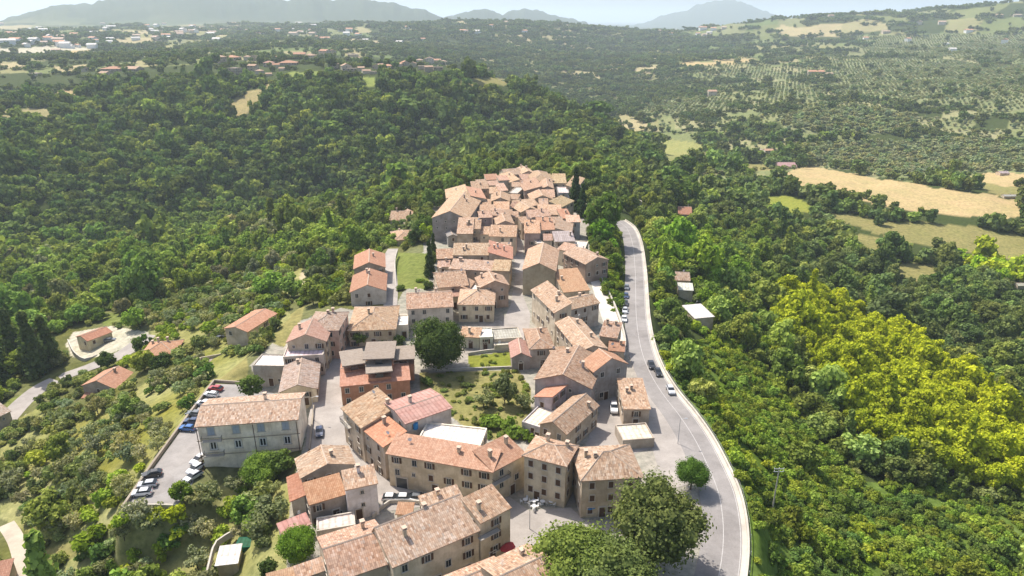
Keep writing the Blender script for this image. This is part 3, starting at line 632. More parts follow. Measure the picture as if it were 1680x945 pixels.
B("tan gable right of the large orange tan roof", 'gy', (889,309), (908,309), (906,296), 9, 0, wall=(.3,.23,.2), tint=(1.08,.97,.88), nch=1, **U)
B("yellowish mossy roof at the right rim of the far cluster", 'sf', (908,300), (929,300), (926,285), 8, 0, tint=(1.12,1.1,.85), nch=0, **U)
B("pale sandy roof at the right tip of the far cluster", 'sr', (929,308), (946,309), (941,291), 7, 0, tint=(1.2,1.1,.9), nch=0, **U)
B("grey walled house with white roof by the dark conifers", 'flat', (916,316), (934,316), (936,306), 6.6, 0, roof='pale', wall=(.36,.36,.38), nch=0, **U)
B("pinkish roof in front of the tan right gable", 'sf', (890,323), (910,323), (909,311), 8, 0, tint=(1.1,.97,.9), nch=0, **U)
B("low wide gable on the right side of the far street", 'gy', (872,328), (908,327), (904,317), 8, 0, tint=(1.12,1,.88), nch=0, **U)
B("tan stepped roof by the right side of the far street", 'sf', (849,340), (884,336), (881,325), 8, 0, wall=(.42,.36,.28), tint=(1.1,1.02,.9), nch=1, **U)
B("small square tan roof amid the right far quarter", 'sf', (885,336), (899,336), (898,326), 8.6, 0, wall=(.33,.25,.21), tint=(1.08,.97,.9), nch=0, **U)
B("greenish mossy roof beside the dark conifers", 'sr', (901,336), (922,339), (911,325), 7.6, 0, tint=(1,1,.78), nch=0, **U)
B("pale gable facing the bend of the far street", 'gy', (855,348), (884,345), (881,334), 8, 0, wall=(.45,.38,.29), tint=(1.15,1.08,.95), nch=0, **U)
B("long pale cream roof on the right of the far cluster", 'sf', (883,347), (921,347), (920,336), 8, 0, tint=(1.35,1.2,1.05), nch=0, **U)
B("pinkish gables above the orange roof row", 'sf', (868,356), (903,354), (900,343), 7.6, 0, wall=(.38,.29,.27), tint=(1.1,.96,.92), nch=1, **U)
B("bright orange square roof at the right rim", 'sf', (922,358), (938,357), (938,342), 7.6, 0, roof='new', tint=(1.1,1,.95), nch=1, **U)
B("tall grey walled house with white pink roof at the right rim", 'sf', (930,364), (952,364), (950,353), 8, -3, wall=(.38,.37,.37), tint=(1.3,1.15,1.1), rise=.8, nch=0, **U)
B("orange tan roof with skylights on the right street corner", 'sf', (861,382), (886,382), (881,361), 9, 0, wall=(.38,.28,.25), tint=(1.2,1,.85), nch=2, **U)
B("orange roof above the grey slabs of the right quarter", 'sf', (886,377), (911,376), (907,356), 9, 0, roof='new', tint=(1.02,.98,.92), nch=2, **U)
B("greyish tan roof at the outer wall of the right quarter", 'sr', (911,380), (937,381), (934,366), 8, 0, tint=(.95,.9,.85), nch=0, **U)
B("large flat grey roof on the outer wall of the right quarter", 'sf', (911,396), (943,395), (936,379), 7, 0, roof='grey', wall=(.4,.35,.3), nch=1, **U)
B("white terrace on the curved outer wall above the olive hall", 'flat', (930,412), (957,414), (948,394), 5, 0, roof='pale', tint=(1.15,1.12,1.05), name='terrace_house', nch=0, **U)
B("pink shed roof strip behind the olive hall", 'sf', (915,408), (934,412), (928,398), 6.6, 0, tint=(1.15,1,.95), nch=0, **U)
B("small white box between purple wall and olive hall", 'flat', (882,399), (892,398), (891,389), 6, 0, roof='pale', tint=(1.1,1.05,1.05), nch=0, **U)
B("little pinkish roof beside the small white box", 'sf', (892,394), (906,394), (906,384), 6.5, 0, tint=(1.1,.95,.95), nch=0, **U)
B("tan tiled house pair alone in the trees left of the far cluster", 'gx', (639,361), (669,361), (668,348), -9, -15, tint=(1.1,1,.88), **U)
B("small roof behind the tan house pair in the trees", 'gy', (668,357), (688,355), (685,345), -9, -15, tint=(1.12,1,.88), nch=0, **U)
B("lone tan hip roof house in the trees below the far cluster", 'hip', (648,394), (682,391), (680,377), -6, -10, tint=(1.15,1.03,.9), nch=1, **U)
B("grey box house in the trees left of the far cluster", 'flat', (669,372), (687,370), (686,362), -9, -14, roof='grey', nch=0, **U)
for q in (("narrow tan roof squeezed beside the cream house on the far street",'sf',(788,384),(802,384),(801,372),7.5,(1.1,1,.9)),("small brownish roof between dark wall house and stepped roofs",'sf',(775,368),(788,367),(787,360),8,(1,.9,.82)),
 ("pale pink roof step at the left top of the far cluster",'sf',(803,304),(819,303),(818,296),8.6,(1.2,1.04,1)),("grey tan roof step beneath the red tan long roof",'sf',(784,302),(799,301),(798,294),8.6,(1,.95,.88)),
 ("little tan roof on the left of the far street top",'sf',(840,306),(853,306),(852,299),8,(1.1,1,.9)),("brown roof between cream roof and orange wall on the far street",'sf',(850,304),(861,303),(860,296),7.6,(.95,.82,.75)),
 ("narrow pale roof row right of the far street",'sf',(858,335),(872,333),(871,326),7.4,(1.2,1.1,1)),("tan roof behind the pinkish gables",'sf',(903,352),(922,352),(921,345),7.6,(1.12,1,.9)),
 ("dull roof between orange square and orange tan roofs",'sf',(905,366),(923,366),(922,356),7.6,(1,.92,.86)),("little tan roof left of the orange tan skylight roof",'sf',(856,366),(868,365),(867,355),7.6,(1.1,.98,.88)),
 ("shallow tan roof at the foot of the pale gable",'sf',(836,356),(850,356),(849,347),7.8,(1.05,.95,.88)),("brown roof stacked above the narrow white edged gable",'sf',(826,352),(840,352),(839,344),9.6,(1,.9,.82)),
 ("small mossy roof at the top right rim of the far cluster",'sf',(893,293),(908,292),(906,285),8,(1.05,1.05,.8)),("tan roof step left of the middle quarter pink roof",'sf',(757,432),(775,432),(774,425),7,(1.1,1,.9)),
 ("narrow roof along the top of the centre street shade",'sf',(822,409),(838,409),(837,398),6.5,(1.1,.98,.9))):
    B(q[0], q[1], q[2], q[3], q[4], q[5], 0, tint=q[6], nch=0, **U)
# outskirts on the left
B("long orange roofed house alone on the left slope", 'gx', (405,544), (453,514), (432,501), -2, -8, roof='new', tint=(1.1,1,.95), rise=1.1, nch=0, wall=(.5,.42,.34), sides='fl')
B("cream bungalow with red roof in the gravel yard at far left", 'gx', (143,559), (183,544), (172,535), -22.5, -26.6, roof='new', tint=(.98,.8,.74), wall=(.62,.55,.38), rise=1.2, nch=0)
B("hip roofed orange house with chimneys among olives", 'hip', (231,584), (286,580), (280,559), -15.5, -20, roof='new', tint=(1.05,1,.9), nch=3)
B("orange gable farmhouse beside the valley road", 'gy', (135,632), (187,637), (201,611), -20, -27, roof='new', tint=(1.1,1,.95), wall=(.4,.33,.28), nch=1)
B("small red roofed annexe below the orange gable farmhouse", 'sf', (135,652), (166,653), (165,638), -23, -27, roof='new', tint=(1.02,.9,.85), nch=0, sides='f')
B("stone barn cut by the left edge above the lawn", 'gx', (-40,700), (16,674), (-10,652), -24, -29, wall=(.38,.32,.26), nch=0)
B("reddish roof cut by the lower left edge beside the dirt track", 'sf', (-40,968), (10,957), (8,920), -20, -24, roof='new', tint=(.95,.85,.85), nch=0, sides='')
B("low roofless stone plot walls on the left slope", 'flat', (328,600), (372,592), (377,577), -9, -11, roof='grey', wall=(.5,.45,.37), para=1., name='ruined_plot', cat='ruin', nch=0, sides='')
B("white sheet garden shed among vegetable rows", 'sf', (355,926), (389,922), (388,894), -4, -6.6, roof='pale', tint=(1.25,1.25,1.25), rise=.5, nch=0, name='garden_shed', cat='shed', sides='')
r_ = B("dark green metal container beside the white garden shed", 'flat', (384,898), (411,897), (410,880), -4.4, -6.8, roof='grey', tint=(.1,.35,.22), wall=(.02,.11,.07), para=.05, name='metal_container', cat='container', nch=0, sides='')
B("grey roofed hut in the shrubs right of the ridge road", 'gx', (1108,459), (1132,460), (1130,447), -9.5, -12.5, tint=(.85,.82,.8), nch=0, name='garden_hut', cat='hut', sides='')
B("pale little shed below the grey roofed hut", 'sf', (1114,475), (1137,476), (1136,465), -10, -12.5, roof='pale', nch=0, name='garden_shed', cat='shed', sides='')
B("white sheet roofed shed largest on the slope right of the road", 'sf', (1140,522), (1171,519), (1167,497), -10.5, -14, roof='pale', tint=(1.2,1.2,1.22), nch=0, rise=.6, name='garden_shed', cat='shed', sides='')
B("small red roofed house in the trees beyond the road end", 'gx', (1113,351), (1135,352), (1134,341), -28, -33, roof='new', tint=(1,.85,.8), nch=1)
B("pale ruined walls in the trees where the ridge road ends", 'flat', (1018,332), (1054,330), (1052,320), -16, -19, roof='grey', wall=(.5,.46,.4), para=1., name='ruined_plot', cat='ruin', nch=0, sides='')
# houses beyond the valley, standing where the line of sight meets the ground
RNDF = random.Random(3)
def FH(label, px, py, w, h, d=None, ty='gx', ang=0., group=None, **k):
    x, y, z = hit(px, py); t = proj(x, y, z)[2]; W = w*t/F; H = max(2.4, h*t/F*.9)
    o = house(label, (x, y+(d or .8)*W/2, z-.3), ang, W, (d or .8)*W, H, ty, group=group, door=False, nch=0, **k)
    return o
FH("lilac roofed farm shed at the edge of the tan hay field", 1292, 277, 30, 5, ty='gx', roof='pink', tint=(1.0,1.0,1.15), name='farm_shed', cat='shed', sides='')
FH("cream farmhouse among trees left of the hay field", 1262, 252, 14, 6, roof='new', name='farmhouse', cat='house')
FH("long pale farmhouse left of the cream farmhouse", 1247, 250, 9, 5, roof='old', name='farmhouse', cat='house')
FH("villa with wide tan roof under dark pines across the valley", 1340, 122, 26, 5, d=.5, roof='new', tint=(1.1,1,.9), name='villa', cat='house')
FH("small annexe right of the villa under dark pines", 1362, 124, 10, 4, roof='old', name='villa', cat='house')
FH("white farmhouse with tower tree on the left of the olive hills", 1169, 158, 14, 9, roof='new', name='farmhouse', cat='house')
FH("grey tin shed in the small right hand hay field", 1648, 288, 15, 5, roof='grey', name='farm_shed', cat='shed', sides='')
FH("dark open shed at the right edge of the tan hay field", 1658, 326, 22, 4, d=.4, roof='grey', name='farm_shed', cat='shed', sides='')
FH("low white walls on the slope at the right edge", 1676, 474, 14, 4, roof='grey', name='farm_shed', cat='shed', sides='')
for px, py, w, lab in ((1455,55,12,"cream hilltop house nearest the right skyline dip"), (1640,28,12,"white hilltop house on the right skyline"), (1670,28,14,"long white hilltop house at the right skyline edge"), (1365,29,10,"small pale house on the distant right ridge"), (1160,60,14,"pale farmstead at the foot of the distant ridge")):
    FH(lab, px, py, w, 4, roof='old', name='farmhouse', cat='house')
HAM = [(357,104,17,10,'old'),(378,99,20,5,'new'),(405,99,9,6,'old'),(417,100,8,9,'grey'),(383,123,17,11,'grey'),(364,122,9,6,'pale'),(414,116,13,8,'old'),(425,122,10,6,'old'),(440,110,14,7,'pink'),(452,100,14,5,'new'),
 (452,112,10,6,'new'),(470,108,26,5,'new'),(462,116,9,4,'old'),(490,94,17,5,'new'),(508,96,14,5,'old'),(532,93,14,9,'new'),(545,92,10,8,'new'),(546,112,14,7,'old'),(567,116,14,8,'old'),(578,93,16,4,'pale'),(605,96,9,4,'old'),
 (576,118,14,6,'grey'),(592,116,10,5,'old'),(600,121,12,5,'old'),(622,114,18,5,'old'),(636,113,13,5,'new'),(652,110,12,5,'old'),(664,108,13,5,'new'),(677,110,10,6,'old'),(688,107,10,8,'old'),(692,114,12,6,'pale'),(704,106,13,9,'old'),
 (716,105,12,6,'new'),(727,106,10,5,'old'),(703,118,12,8,'old'),(718,116,14,6,'grey'),(612,122,10,5,'pale'),(588,99,8,4,'old'),(688,86,8,4,'pale'),(440,125,9,4,'old'),(180,118,30,5,'new'),(215,118,22,5,'old'),(55,125,14,5,'pale'),(140,118,14,5,'old'),(170,126,16,6,'old')]
ROOFW = {'old': 'tan roofed', 'new': 'orange roofed', 'grey': 'grey block', 'pale': 'white roofed', 'pink': 'pink roofed'}
for px, py, w, h, rf_ in HAM:
    pos = 'left end' if px < 430 else 'middle' if px < 580 else 'right end'
    if px < 300: lab = f"{ROOFW[rf_]} farmhouse on the wooded plateau left of the hamlet"
    else: lab = f"{'wide' if w > 15 else 'small' if w < 11 else 'mid sized'} {ROOFW[rf_]} {'tall ' if h > 7 else ''}house at the {pos} of the hilltop hamlet, {'front' if py > 108 else 'back'} row"
    FH(lab, px, py, w*1.12, h*1.15, roof=rf_, ang=RNDF.uniform(-.5,.5), group='houses of the hilltop hamlet', ty='flat' if rf_ in ('grey','pale') else RNDF.choice(('gx','gy','hip')), tint=(1.15,1.05,.95), name='hamlet_house', cat='house', detail=w > 12)
# tiny houses sprinkled on the far plain: one mesh each
def tiny(cw, rm):
    b = MB(); b.box((0,0,1.5), (12,9,9), 0); n = len(b.v)
    for p in ((-6.5,-5,6),(6.5,-5,6),(6.5,5,6),(-6.5,5,6),(-6.5,0,8.2),(6.5,0,8.2)): b.v.append(p)
    for q in ((0,1,5,4),(2,3,4,5),(1,2,5),(3,0,4),(3,2,1,0)): b.f.append(tuple(n+i for i in q)); b.m.append(1)
    return b.mesh('far_house', [cw, rm])
TINY = [tiny(WHITE, plain('far_orange_tile', (.5,.27,.17))), tiny(plain('far_cream', (.6,.52,.42)), plain('far_tan_tile', (.46,.33,.25))), tiny(WHITE, plain('far_pale_roof', (.6,.56,.52)))]
TINYW = ['white house with orange roof', 'cream house with tan roof', 'white flat looking house']
rr = random.Random(11); nt = 0
for cx, cy, sxx, syy, n, where in ((60,72,60,7,26,'on the hazy plain at far left'), (230,52,120,9,46,'in the pale town under the left mountain'), (420,50,90,9,22,'on the hazy plain beyond the hamlet'), (560,62,60,8,12,'on the wooded rise beyond the hamlet'), (1150,52,40,8,12,'on the valley floor under the distant blue mountain'), (820,50,90,6,8,'on the far central rise'), (1560,70,90,20,8,'on the far right olive hills')):
    for i in range(n):
        px, py = rr.gauss(cx, sxx), max(40, rr.gauss(cy, syy)); x, y, z = hit(px, py, 700); k = rr.randrange(3); s = rr.uniform(.9,1.8)
        if y > 7000: continue
        o = obj('far_house', TINY[k], None, (x, y, z), rr.uniform(-1,1)); o.scale = (s*rr.uniform(.8,1.6), s, s*.9)
        tag(o, f"tiny {TINYW[k]} {where}", 'house', f"tiny far houses {where}")
# ------------------------------------------------------------------ land cover: areas in the photo, each painted on the ground where it lies
TAN, HAY, GRASS, DRY, PAVE = (.38,.28,.15), (.43,.32,.17), (.16,.18,.05), (.24,.21,.085), (.33,.295,.265)
FIELDS = [(HAY,[(1280,286),(1330,273),(1400,286),(1500,302),(1680,328),(1680,358),(1600,356),(1480,346),(1380,321),(1310,303)]),
 (HAY,[(1570,292),(1640,281),(1690,285),(1690,306),(1600,303)]), ((.24,.25,.05),[(1240,320),(1310,322),(1340,345),(1300,352),(1262,342)]),
 (DRY,[(1350,345),(1450,362),(1600,372),(1690,392),(1690,432),(1600,420),(1500,400),(1420,380),(1370,362)]), (DRY,[(1470,432),(1530,434),(1540,455),(1500,462),(1470,450)]), (DRY,[(1385,385),(1440,390),(1450,410),(1400,408)]),
 ((.27,.26,.1),[(1085,228),(1130,232),(1165,236),(1150,252),(1120,262),(1095,275),(1088,250)]), (HAY,[(1113,104),(1180,99),(1240,95),(1250,100),(1180,106),(1130,111)]), (DRY,[(1215,268),(1258,268),(1262,280),(1225,280)]),
 (DRY,[(1600,300),(1690,308),(1690,326),(1620,318)]), ((.3,.28,.12),[(1135,292),(1180,288),(1190,305),(1150,312)]),
 (GRASS,[(163,512),(232,516),(232,534),(170,534)]), (TAN,[(88,150),(136,148),(132,160),(92,160)]), ((.33,.26,.13),[(372,170),(405,150),(440,136),(455,145),(430,165),(395,192),(375,195)]), ((.3,.25,.13),[(0,178),(60,178),(105,176),(80,192),(0,202)]),
 ((.2,.23,.06),[(470,118),(520,116),(540,124),(480,130)]), ((.22,.25,.07),[(590,128),(620,126),(622,142),(595,145)]), (DRY,[(745,128),(830,128),(835,140),(760,142)]),
 ((.45,.4,.32),[(0,80),(60,76),(150,76),(155,84),(60,88),(0,90)]), (HAY,[(100,83),(150,80),(152,86),(100,88)]),
 (GRASS,[(648,414),(702,416),(700,440),(708,474),(655,474),(646,440)]), ((.19,.2,.035),[(768,584),(842,576),(842,604),(770,606)]), (DRY,[(688,612),(850,606),(872,640),(868,700),(820,728),(760,700),(690,640)]),
 (GRASS,[(8,658),(40,645),(68,640),(86,645),(50,664),(20,682)]), ((.4,.33,.22),[(468,468),(518,436),(525,442),(484,478)]), (DRY,[(50,912),(110,890),(158,884),(150,905),(90,925),(50,960)]), ((.22,.2,.08),[(395,905),(470,900),(470,960),(400,960)]),
 (DRY,[(225,655),(280,640),(300,660),(250,690)]), (DRY,[(440,560),(470,520),(500,500),(490,540),(465,570)]), (DRY,[(290,545),(340,530),(350,560),(300,570)]), (DRY,[(330,600),(405,585),(410,640),(345,630)]),
 (DIRT_ := (.46,.41,.34),[(108,565),(120,545),(182,535),(245,545),(235,560),(180,580),(140,590),(118,585)]), ((.42,.38,.3),[(40,680),(75,678),(75,700),(40,700)]),
 (DRY,[(1210,880),(1260,870),(1270,960),(1210,960)]), ((.4,.3,.2),[(1665,900),(1690,890),(1690,960),(1670,950)])]
OLIVES = [[(1318,243),(1400,236),(1520,232),(1640,230),(1640,238),(1580,260),(1560,282),(1480,290),(1400,280),(1330,268),(1300,255)],
 [(1270,196),(1340,184),(1410,178),(1500,190),(1502,216),(1400,222),(1290,214)], [(1235,140),(1310,134),(1360,140),(1350,160),(1260,165)], [(1050,172),(1120,164),(1200,160),(1200,178),(1120,190),(1060,190)],
 [(1360,100),(1500,95),(1680,110),(1680,150),(1500,165),(1380,155)], [(1500,150),(1680,150),(1680,180),(1560,175)], [(1400,60),(1680,55),(1680,95),(1420,92)], [(1180,110),(1320,120),(1300,132),(1190,125)],
 [(1560,240),(1690,240),(1690,280),(1570,285)], [(1135,290),(1190,288),(1200,308),(1140,312)]]
NEAROL = [[(0,705),(70,665),(140,680),(215,640),(300,600),(400,545),(470,505),(478,520),(400,590),(345,635),(205,830),(190,860),(130,880),(60,880),(0,850)], [(240,520),(330,500),(420,450),(500,440),(460,520),(380,530),(390,580),(320,600),(250,560)], [(215,840),(320,800),(480,790),(480,960),(60,960),(170,880)]]
COPSE = [(1255,505),(1300,488),(1380,515),(1480,565),(1580,635),(1690,715),(1690,830),(1600,812),(1500,775),(1410,745),(1375,690),(1330,620),(1275,560)]
SCRUB = [(1075,600),(1130,560),(1200,560),(1260,610),(1300,660),(1350,730),(1420,790),(1520,800),(1690,840),(1690,1100),(1220,1100),(1215,850),(1180,760),(1130,680)]
BANK = [(966,372),(1012,372),(1026,440),(1026,500),(1016,545),(1000,500),(975,440)]
BRIGHT = [(1060,400),(1110,380),(1200,410),(1240,470),(1180,470),(1150,540),(1085,580),(1062,500)]
KEEP = [(700,352),(748,328),(800,302),(862,288),(946,306),(966,350),(966,372),(975,440),(1000,500),(1016,545),(1030,450),(1024,375),(1016,360),(1034,352),(1062,480),(1074,590),(1135,680),(1180,760),(1213,850),(1214,1200),(430,1200),(468,860),(480,800),(340,800),(320,800),(290,835),(203,836),(352,626),(395,640),(405,590),(460,560),(480,515),(560,500),(640,500),(650,480),(708,476),(712,390)]
def cell(x, y):                          # patchwork of the far farmland
    r = np.hypot(x, y); az = np.arctan2(x, y); u = az*26+fbm(az*20, r/300., 3, 40)*1.6; v = np.log(r)*15+fbm(az*20, r/300., 3, 41)*1.6
    return hashf(np.floor(u), np.floor(v), 1), hashf(np.floor(u), np.floor(v), 2), np.minimum(np.abs(u-np.round(u)), np.abs(v-np.round(v)))
def wooded(x, y, px, py, t):             # chance that a tree stands here
    n = fbm(x/45., y/45., 3, 55)
    far = t > 930
    c1, c2, edge = cell(x, y)
    right = (px > 1080) & (py < 300)
    d = np.where(far, np.where(c1 < np.where(right, .24, .36), .8, np.where(edge < np.where(right, .06, .085), .8, .06)), .95+n*.3)
    ham = inpoly(px, py, [(330,84),(770,84),(770,122),(560,132),(330,130)])|inpoly(px, py, [(0,100),(330,95),(330,130),(0,145)]); d = np.where(ham, np.where(n > .06, .45, .05), d)
    d = np.where(right & ~far, np.where(n > .05, .85, .08), d)
    mid = (px > 1300) & (py > 330) & (py < 480); d = np.where(mid, np.where(n > -.1, .9, .2), d)
    left = (px < 700) & (py > 395); d = np.where(left, np.where(n > -.08, .75, .2), d)
    slope = inpoly(px, py, [(100,560),(250,500),(420,460),(600,430),(640,500),(480,530),(420,600),(350,640),(200,830),(0,900),(0,690)]); d = np.where(slope, np.where(n > .05, .3, .07), d)
    gorge = (px > 640) & (px < 1150) & (py < 190) & far; d = np.where(gorge & (n > -.2), .9, d)
    ridge = (t > 3300); d = np.where(ridge, np.where(c1 < .6, .7, .05), d)
    return d
# ---- terrain sheet
na = 760; A = np.concatenate([np.linspace(-R(78), -R(46), 26)[:-1], np.linspace(-R(46), R(46), na), np.linspace(R(46), R(78), 26)[1:]])
Rr = np.concatenate([np.linspace(12, 78, 26)[:-1], np.linspace(78, 430, 520), np.geomspace(430, 7500, 330)[1:], np.geomspace(7500, 42000, 70)[1:]])
AA, RR = np.meshgrid(A, Rr); X = RR*np.sin(AA); Y = RR*np.cos(AA); S = X.shape
Xf, Yf = X.ravel(), Y.ravel(); Zf = height(Xf, Yf)
PX, PY, TT = proj(Xf, Yf, Zf)
PX = PX+fbm(Xf/(TT*.02), Yf/(TT*.02), 4, 61)*np.where(TT > 300, 22, 0); PY = PY+fbm(Xf/(TT*.02), Yf/(TT*.02), 4, 62)*np.where(TT > 300, 9, 0)
cov = np.zeros((len(Xf), 3)); cov[:] = (.055,.07,.022)
n0 = fbm(Xf/18., Yf/18., 4, 70)[:,None]
c1, c2, edge = cell(Xf, Yf); pal = np.array([(.17,.18,.075),(.25,.23,.11),(.38,.31,.18),(.13,.16,.06),(.2,.2,.1),(.3,.26,.14),(.16,.18,.07)])
patch = pal[(c2*7).astype(int) % 7]
far = (TT > 930)&(c1 >= .36); cov[far] = patch[far]
olv = (PX > 1080)&(PY < 300)&(TT <= 1600)&(c1 >= .2); cov[olv] = np.array([(.21,.215,.1),(.28,.26,.14),(.18,.195,.085)])[(c2[olv]*3).astype(int) % 3]
farr = np.clip((TT-3000)/1300, 0, 1)[:,None]; cov = cov*(1-farr)+np.array((.07,.085,.05))*farr
nl = (PX < 700)&(PY > 395)&(TT < 500); cov[nl] = (np.array((.13,.13,.05))+n0*.09)[nl]
for c, q in FIELDS: m = inpoly(PX, PY, q) & (TT < 6000); cov[m] = c
for q in OLIVES: m = inpoly(PX, PY, q); cov[m] = (.21,.22,.11)
for q in NEAROL: m = inpoly(PX, PY, q)&(TT < 420); nn_ = n0[m]; cov[m] = np.array((.25,.235,.09))+nn_*.16
m = inpoly(PX, PY, SCRUB)&(TT < 420); cov[m] = (np.array((.12,.17,.035))+n0*.06)[m]
dv = polydist(Xf, Yf, VILL); m = (dv <= 0); 
for c, q in FIELDS: m &= ~inpoly(PX, PY, q)
m &= ~inpoly(PX, PY, BANK)&(Yf < 352); cov[m] = (np.array(PAVE)+n0*.06)[m]
cov = np.clip(cov, .012, 1)
idx = np.arange(len(Xf)).reshape(S); q = np.stack([idx[:-1,:-1], idx[:-1,1:], idx[1:,1:], idx[1:,:-1]], -1).reshape(-1, 4)
me = bpy.data.meshes.new('ground'); me.vertices.add(len(Xf)); me.vertices.foreach_set('co', np.stack([Xf,Yf,Zf], 1).astype(np.float32).ravel())
me.loops.add(q.size); me.loops.foreach_set('vertex_index', q.ravel().astype(np.int32)); me.polygons.add(len(q)); me.polygons.foreach_set('loop_start', np.arange(0, q.size, 4, dtype=np.int32))
me.polygons.foreach_set('use_smooth', np.ones(len(q), bool)); me.update(calc_edges=True)
at = me.attributes.new('cover', 'FLOAT_COLOR', 'POINT'); at.data.foreach_set('color', np.concatenate([cov, np.ones((len(cov),1))], 1).astype(np.float32).ravel())
me.materials.append(m_terrain()); g_ = obj('ground', me); g_['kind'] = 'structure'
del X, Y, AA, RR, q, n0
# ---- roads as ribbons, yards as sheets
def densify(pts, step=2.5):
    p = [Vector(a) for a in pts]; out = []
    for i in range(len(p)-1):
        a, b, c, d = p[max(i-1,0)], p[i], p[i+1], p[min(i+2,len(p)-1)]; n = max(2, int((c-b).length/step))
        for k in range(n):
            t = k/n; out.append(.5*((2*b)+(c-a)*t+(2*a-5*b+4*c-d)*t*t+(3*b-a-3*c+d)*t**3))
    return out+[p[-1]]
def ribbon(name, pts, w, mat, dz, off=0., kind='structure', h=0.):
    p = densify(pts); b = MB(); L = []
    for i, c in enumerate(p):
        d = (p[min(i+1,len(p)-1)]-p[max(i-1,0)]); d.z = 0; d.normalize(); n = Vector((d.y, -d.x, 0)); L.append((c+n*(off-w/2)+Vector((0,0,dz)), c+n*(off+w/2)+Vector((0,0,dz))))
    for i in range(len(L)-1):
        a, c = L[i], L[i+1]
        if h:
            u = Vector((0,0,h)); dn = Vector((0,0,.9))
            b.quad((a[0]+u,a[1]+u,c[1]+u,c[0]+u)); b.quad((a[0]-dn,a[0]+u,c[0]+u,c[0]-dn)); b.quad((a[1]+u,a[1]-dn,c[1]-dn,c[1]+u))
        else: b.quad((a[0],a[1],c[1],c[0]))
    if h:
        u = Vector((0,0,h)); dn = Vector((0,0,.9))
        for a in (L[0], L[-1]): b.quad((a[0]-dn,a[1]-dn,a[1]+u,a[0]+u))
    o = obj(name, b.mesh(name, [mat]))
    if kind: o['kind'] = kind
    return o
def sheet(name, px, z, mat, dz):
    pts = [P(a, b, z) for a, b in px]; bm = bmesh.new(); f = bm.faces.new([bm.verts.new((x, y, z+dz)) for x, y, z in pts])
    if f.normal.z == 0: f.normal_update()
    if f.normal.z < 0: f.normal_flip()
    bmesh.ops.triangulate(bm, faces=[f], ngon_method='EAR_CLIP'); me = bpy.data.meshes.new(name); bm.to_mesh(me); bm.free(); me.materials.append(mat)
    o = obj(name, me); o['kind'] = 'structure'; return o
sheet('street', [(500,760),(505,690),(512,660),(535,610),(570,548),(600,520),(640,505),(646,508),(612,530),(590,552),(575,575),(562,612),(560,650),(566,700),(600,752),(640,792),(690,812),(760,800),(815,800),(868,838),(935,832),(960,855),(1010,870),(1010,905),(925,890),(860,905),(838,935),(828,905),(838,850),(800,815),(690,832),(640,838),(590,800),(560,772)], 0, STREETM, .03)
sheet('street', [(845,350),(851,350),(858,400),(860,442),(856,480),(870,515),(868,545),(905,545),(960,600),(1010,660),(1000,690),(960,660),(870,560),(815,548),(838,500),(846,450),(842,400)], 0, STREETM, .034)
sheet('road_apron', [(1058,625),(1078,640),(1108,690),(1142,745),(1150,790),(1110,800),(1080,770),(1070,735),(960,770),(955,820),(930,830),(958,740),(972,700),(1000,650),(1030,620)], 0, STREETM, .026)
sheet('car_park', [(206,831),(353,630),(420,632),(462,652),(340,672),(332,694),(336,745),(318,790),(292,829)], -2.5, LOTM, .03)
sheet('ramp', [(955,415),(966,420),(974,436),(1006,500),(1024,552),(1022,585),(1000,560),(982,505)], 0, m_asphalt('pale_ramp', (.62,.57,.5), .4), .04)
for n, (pts, w) in ROADS.items():
    ribbon({'ridge':'road','valley':'road','lane':'lane','track':'dirt_track'}[n], pts, w, {'ridge':ASPH,'valley':STREETM,'lane':STREETM,'track':DIRT}[n], .04)
rp = ROADS['ridge'][0]
ribbon('road_marking', rp, .14, LINE, .046, off=.2); ribbon('road_marking', rp, .14, LINE, .046, off=3.3)   # along the bend
sh = ribbon('road_shoulder', rp, .9, CONCRETE, .05, off=4.0)
tag(ribbon('parapet_wall', rp, .4, CONCRETE, .05, off=4.6, kind=None, h=.55), "long pale parapet wall along the outer edge of the ridge road", 'wall')
# guard rail just outside
gr = obj('guard_rail', None, None, (0,0,0)); tag(gr, "thin dark guard rail following the bend beside the parapet wall", 'guard rail')
dp = densify(rp, 4.); b = MB(); rl = MB()
side = []
for i, c in enumerate(dp):
    d = dp[min(i+1,len(dp)-1)]-dp[max(i-1,0)]; d.z = 0; d.normalize(); side.append(c+Vector((d.y,-d.x,0))*5.05)
side = [s for s in side if s.y < 185]
for i in range(len(side)-1):
    for z0, z1 in ((.55,.85),): b.quad((side[i]+Vector((0,0,z0)), side[i+1]+Vector((0,0,z0)), side[i+1]+Vector((0,0,z1)), side[i]+Vector((0,0,z1))))
    rl.box((side[i].x,side[i].y,side[i].z+.1), (.12,.12,1.4))
    b.box((side[i].x,side[i].y,side[i].z+.86), (.1,.1,.04))
obj('rail', b.mesh('rail', [STEEL]), gr); po = obj('posts', rl.mesh('posts', [STEEL]), gr); po['kind'] = 'stuff'
def wall_line(name, label, pts, w, h, mat=STONE, cat='wall'):
    return tag(ribbon(name, pts, w, mat, 0, kind=None, h=h), label, cat)
wall_line('retaining_wall', "long dark retaining wall along the left edge of the car park", [P(x,y,-2.5) for x,y in ((202,836),(250,766),(300,697),(352,627))], .5, .9)
wall_line('retaining_wall', "low wall closing the lower end of the car park", [P(x,y,-2.5) for x,y in ((202,836),(240,832),(293,833))], .4, .8, CONCRETE)
wall_line('retaining_wall', "short wall at the far end of the car park", [P(x,y,-2.5) for x,y in ((352,627),(395,630))], .4, .8)
wall_line('garden_wall', "pale thin wall along the front of the mown garden", [P(x,y,0) for x,y in ((690,610),(770,607),(845,604))], .35, .7, CONCRETE)
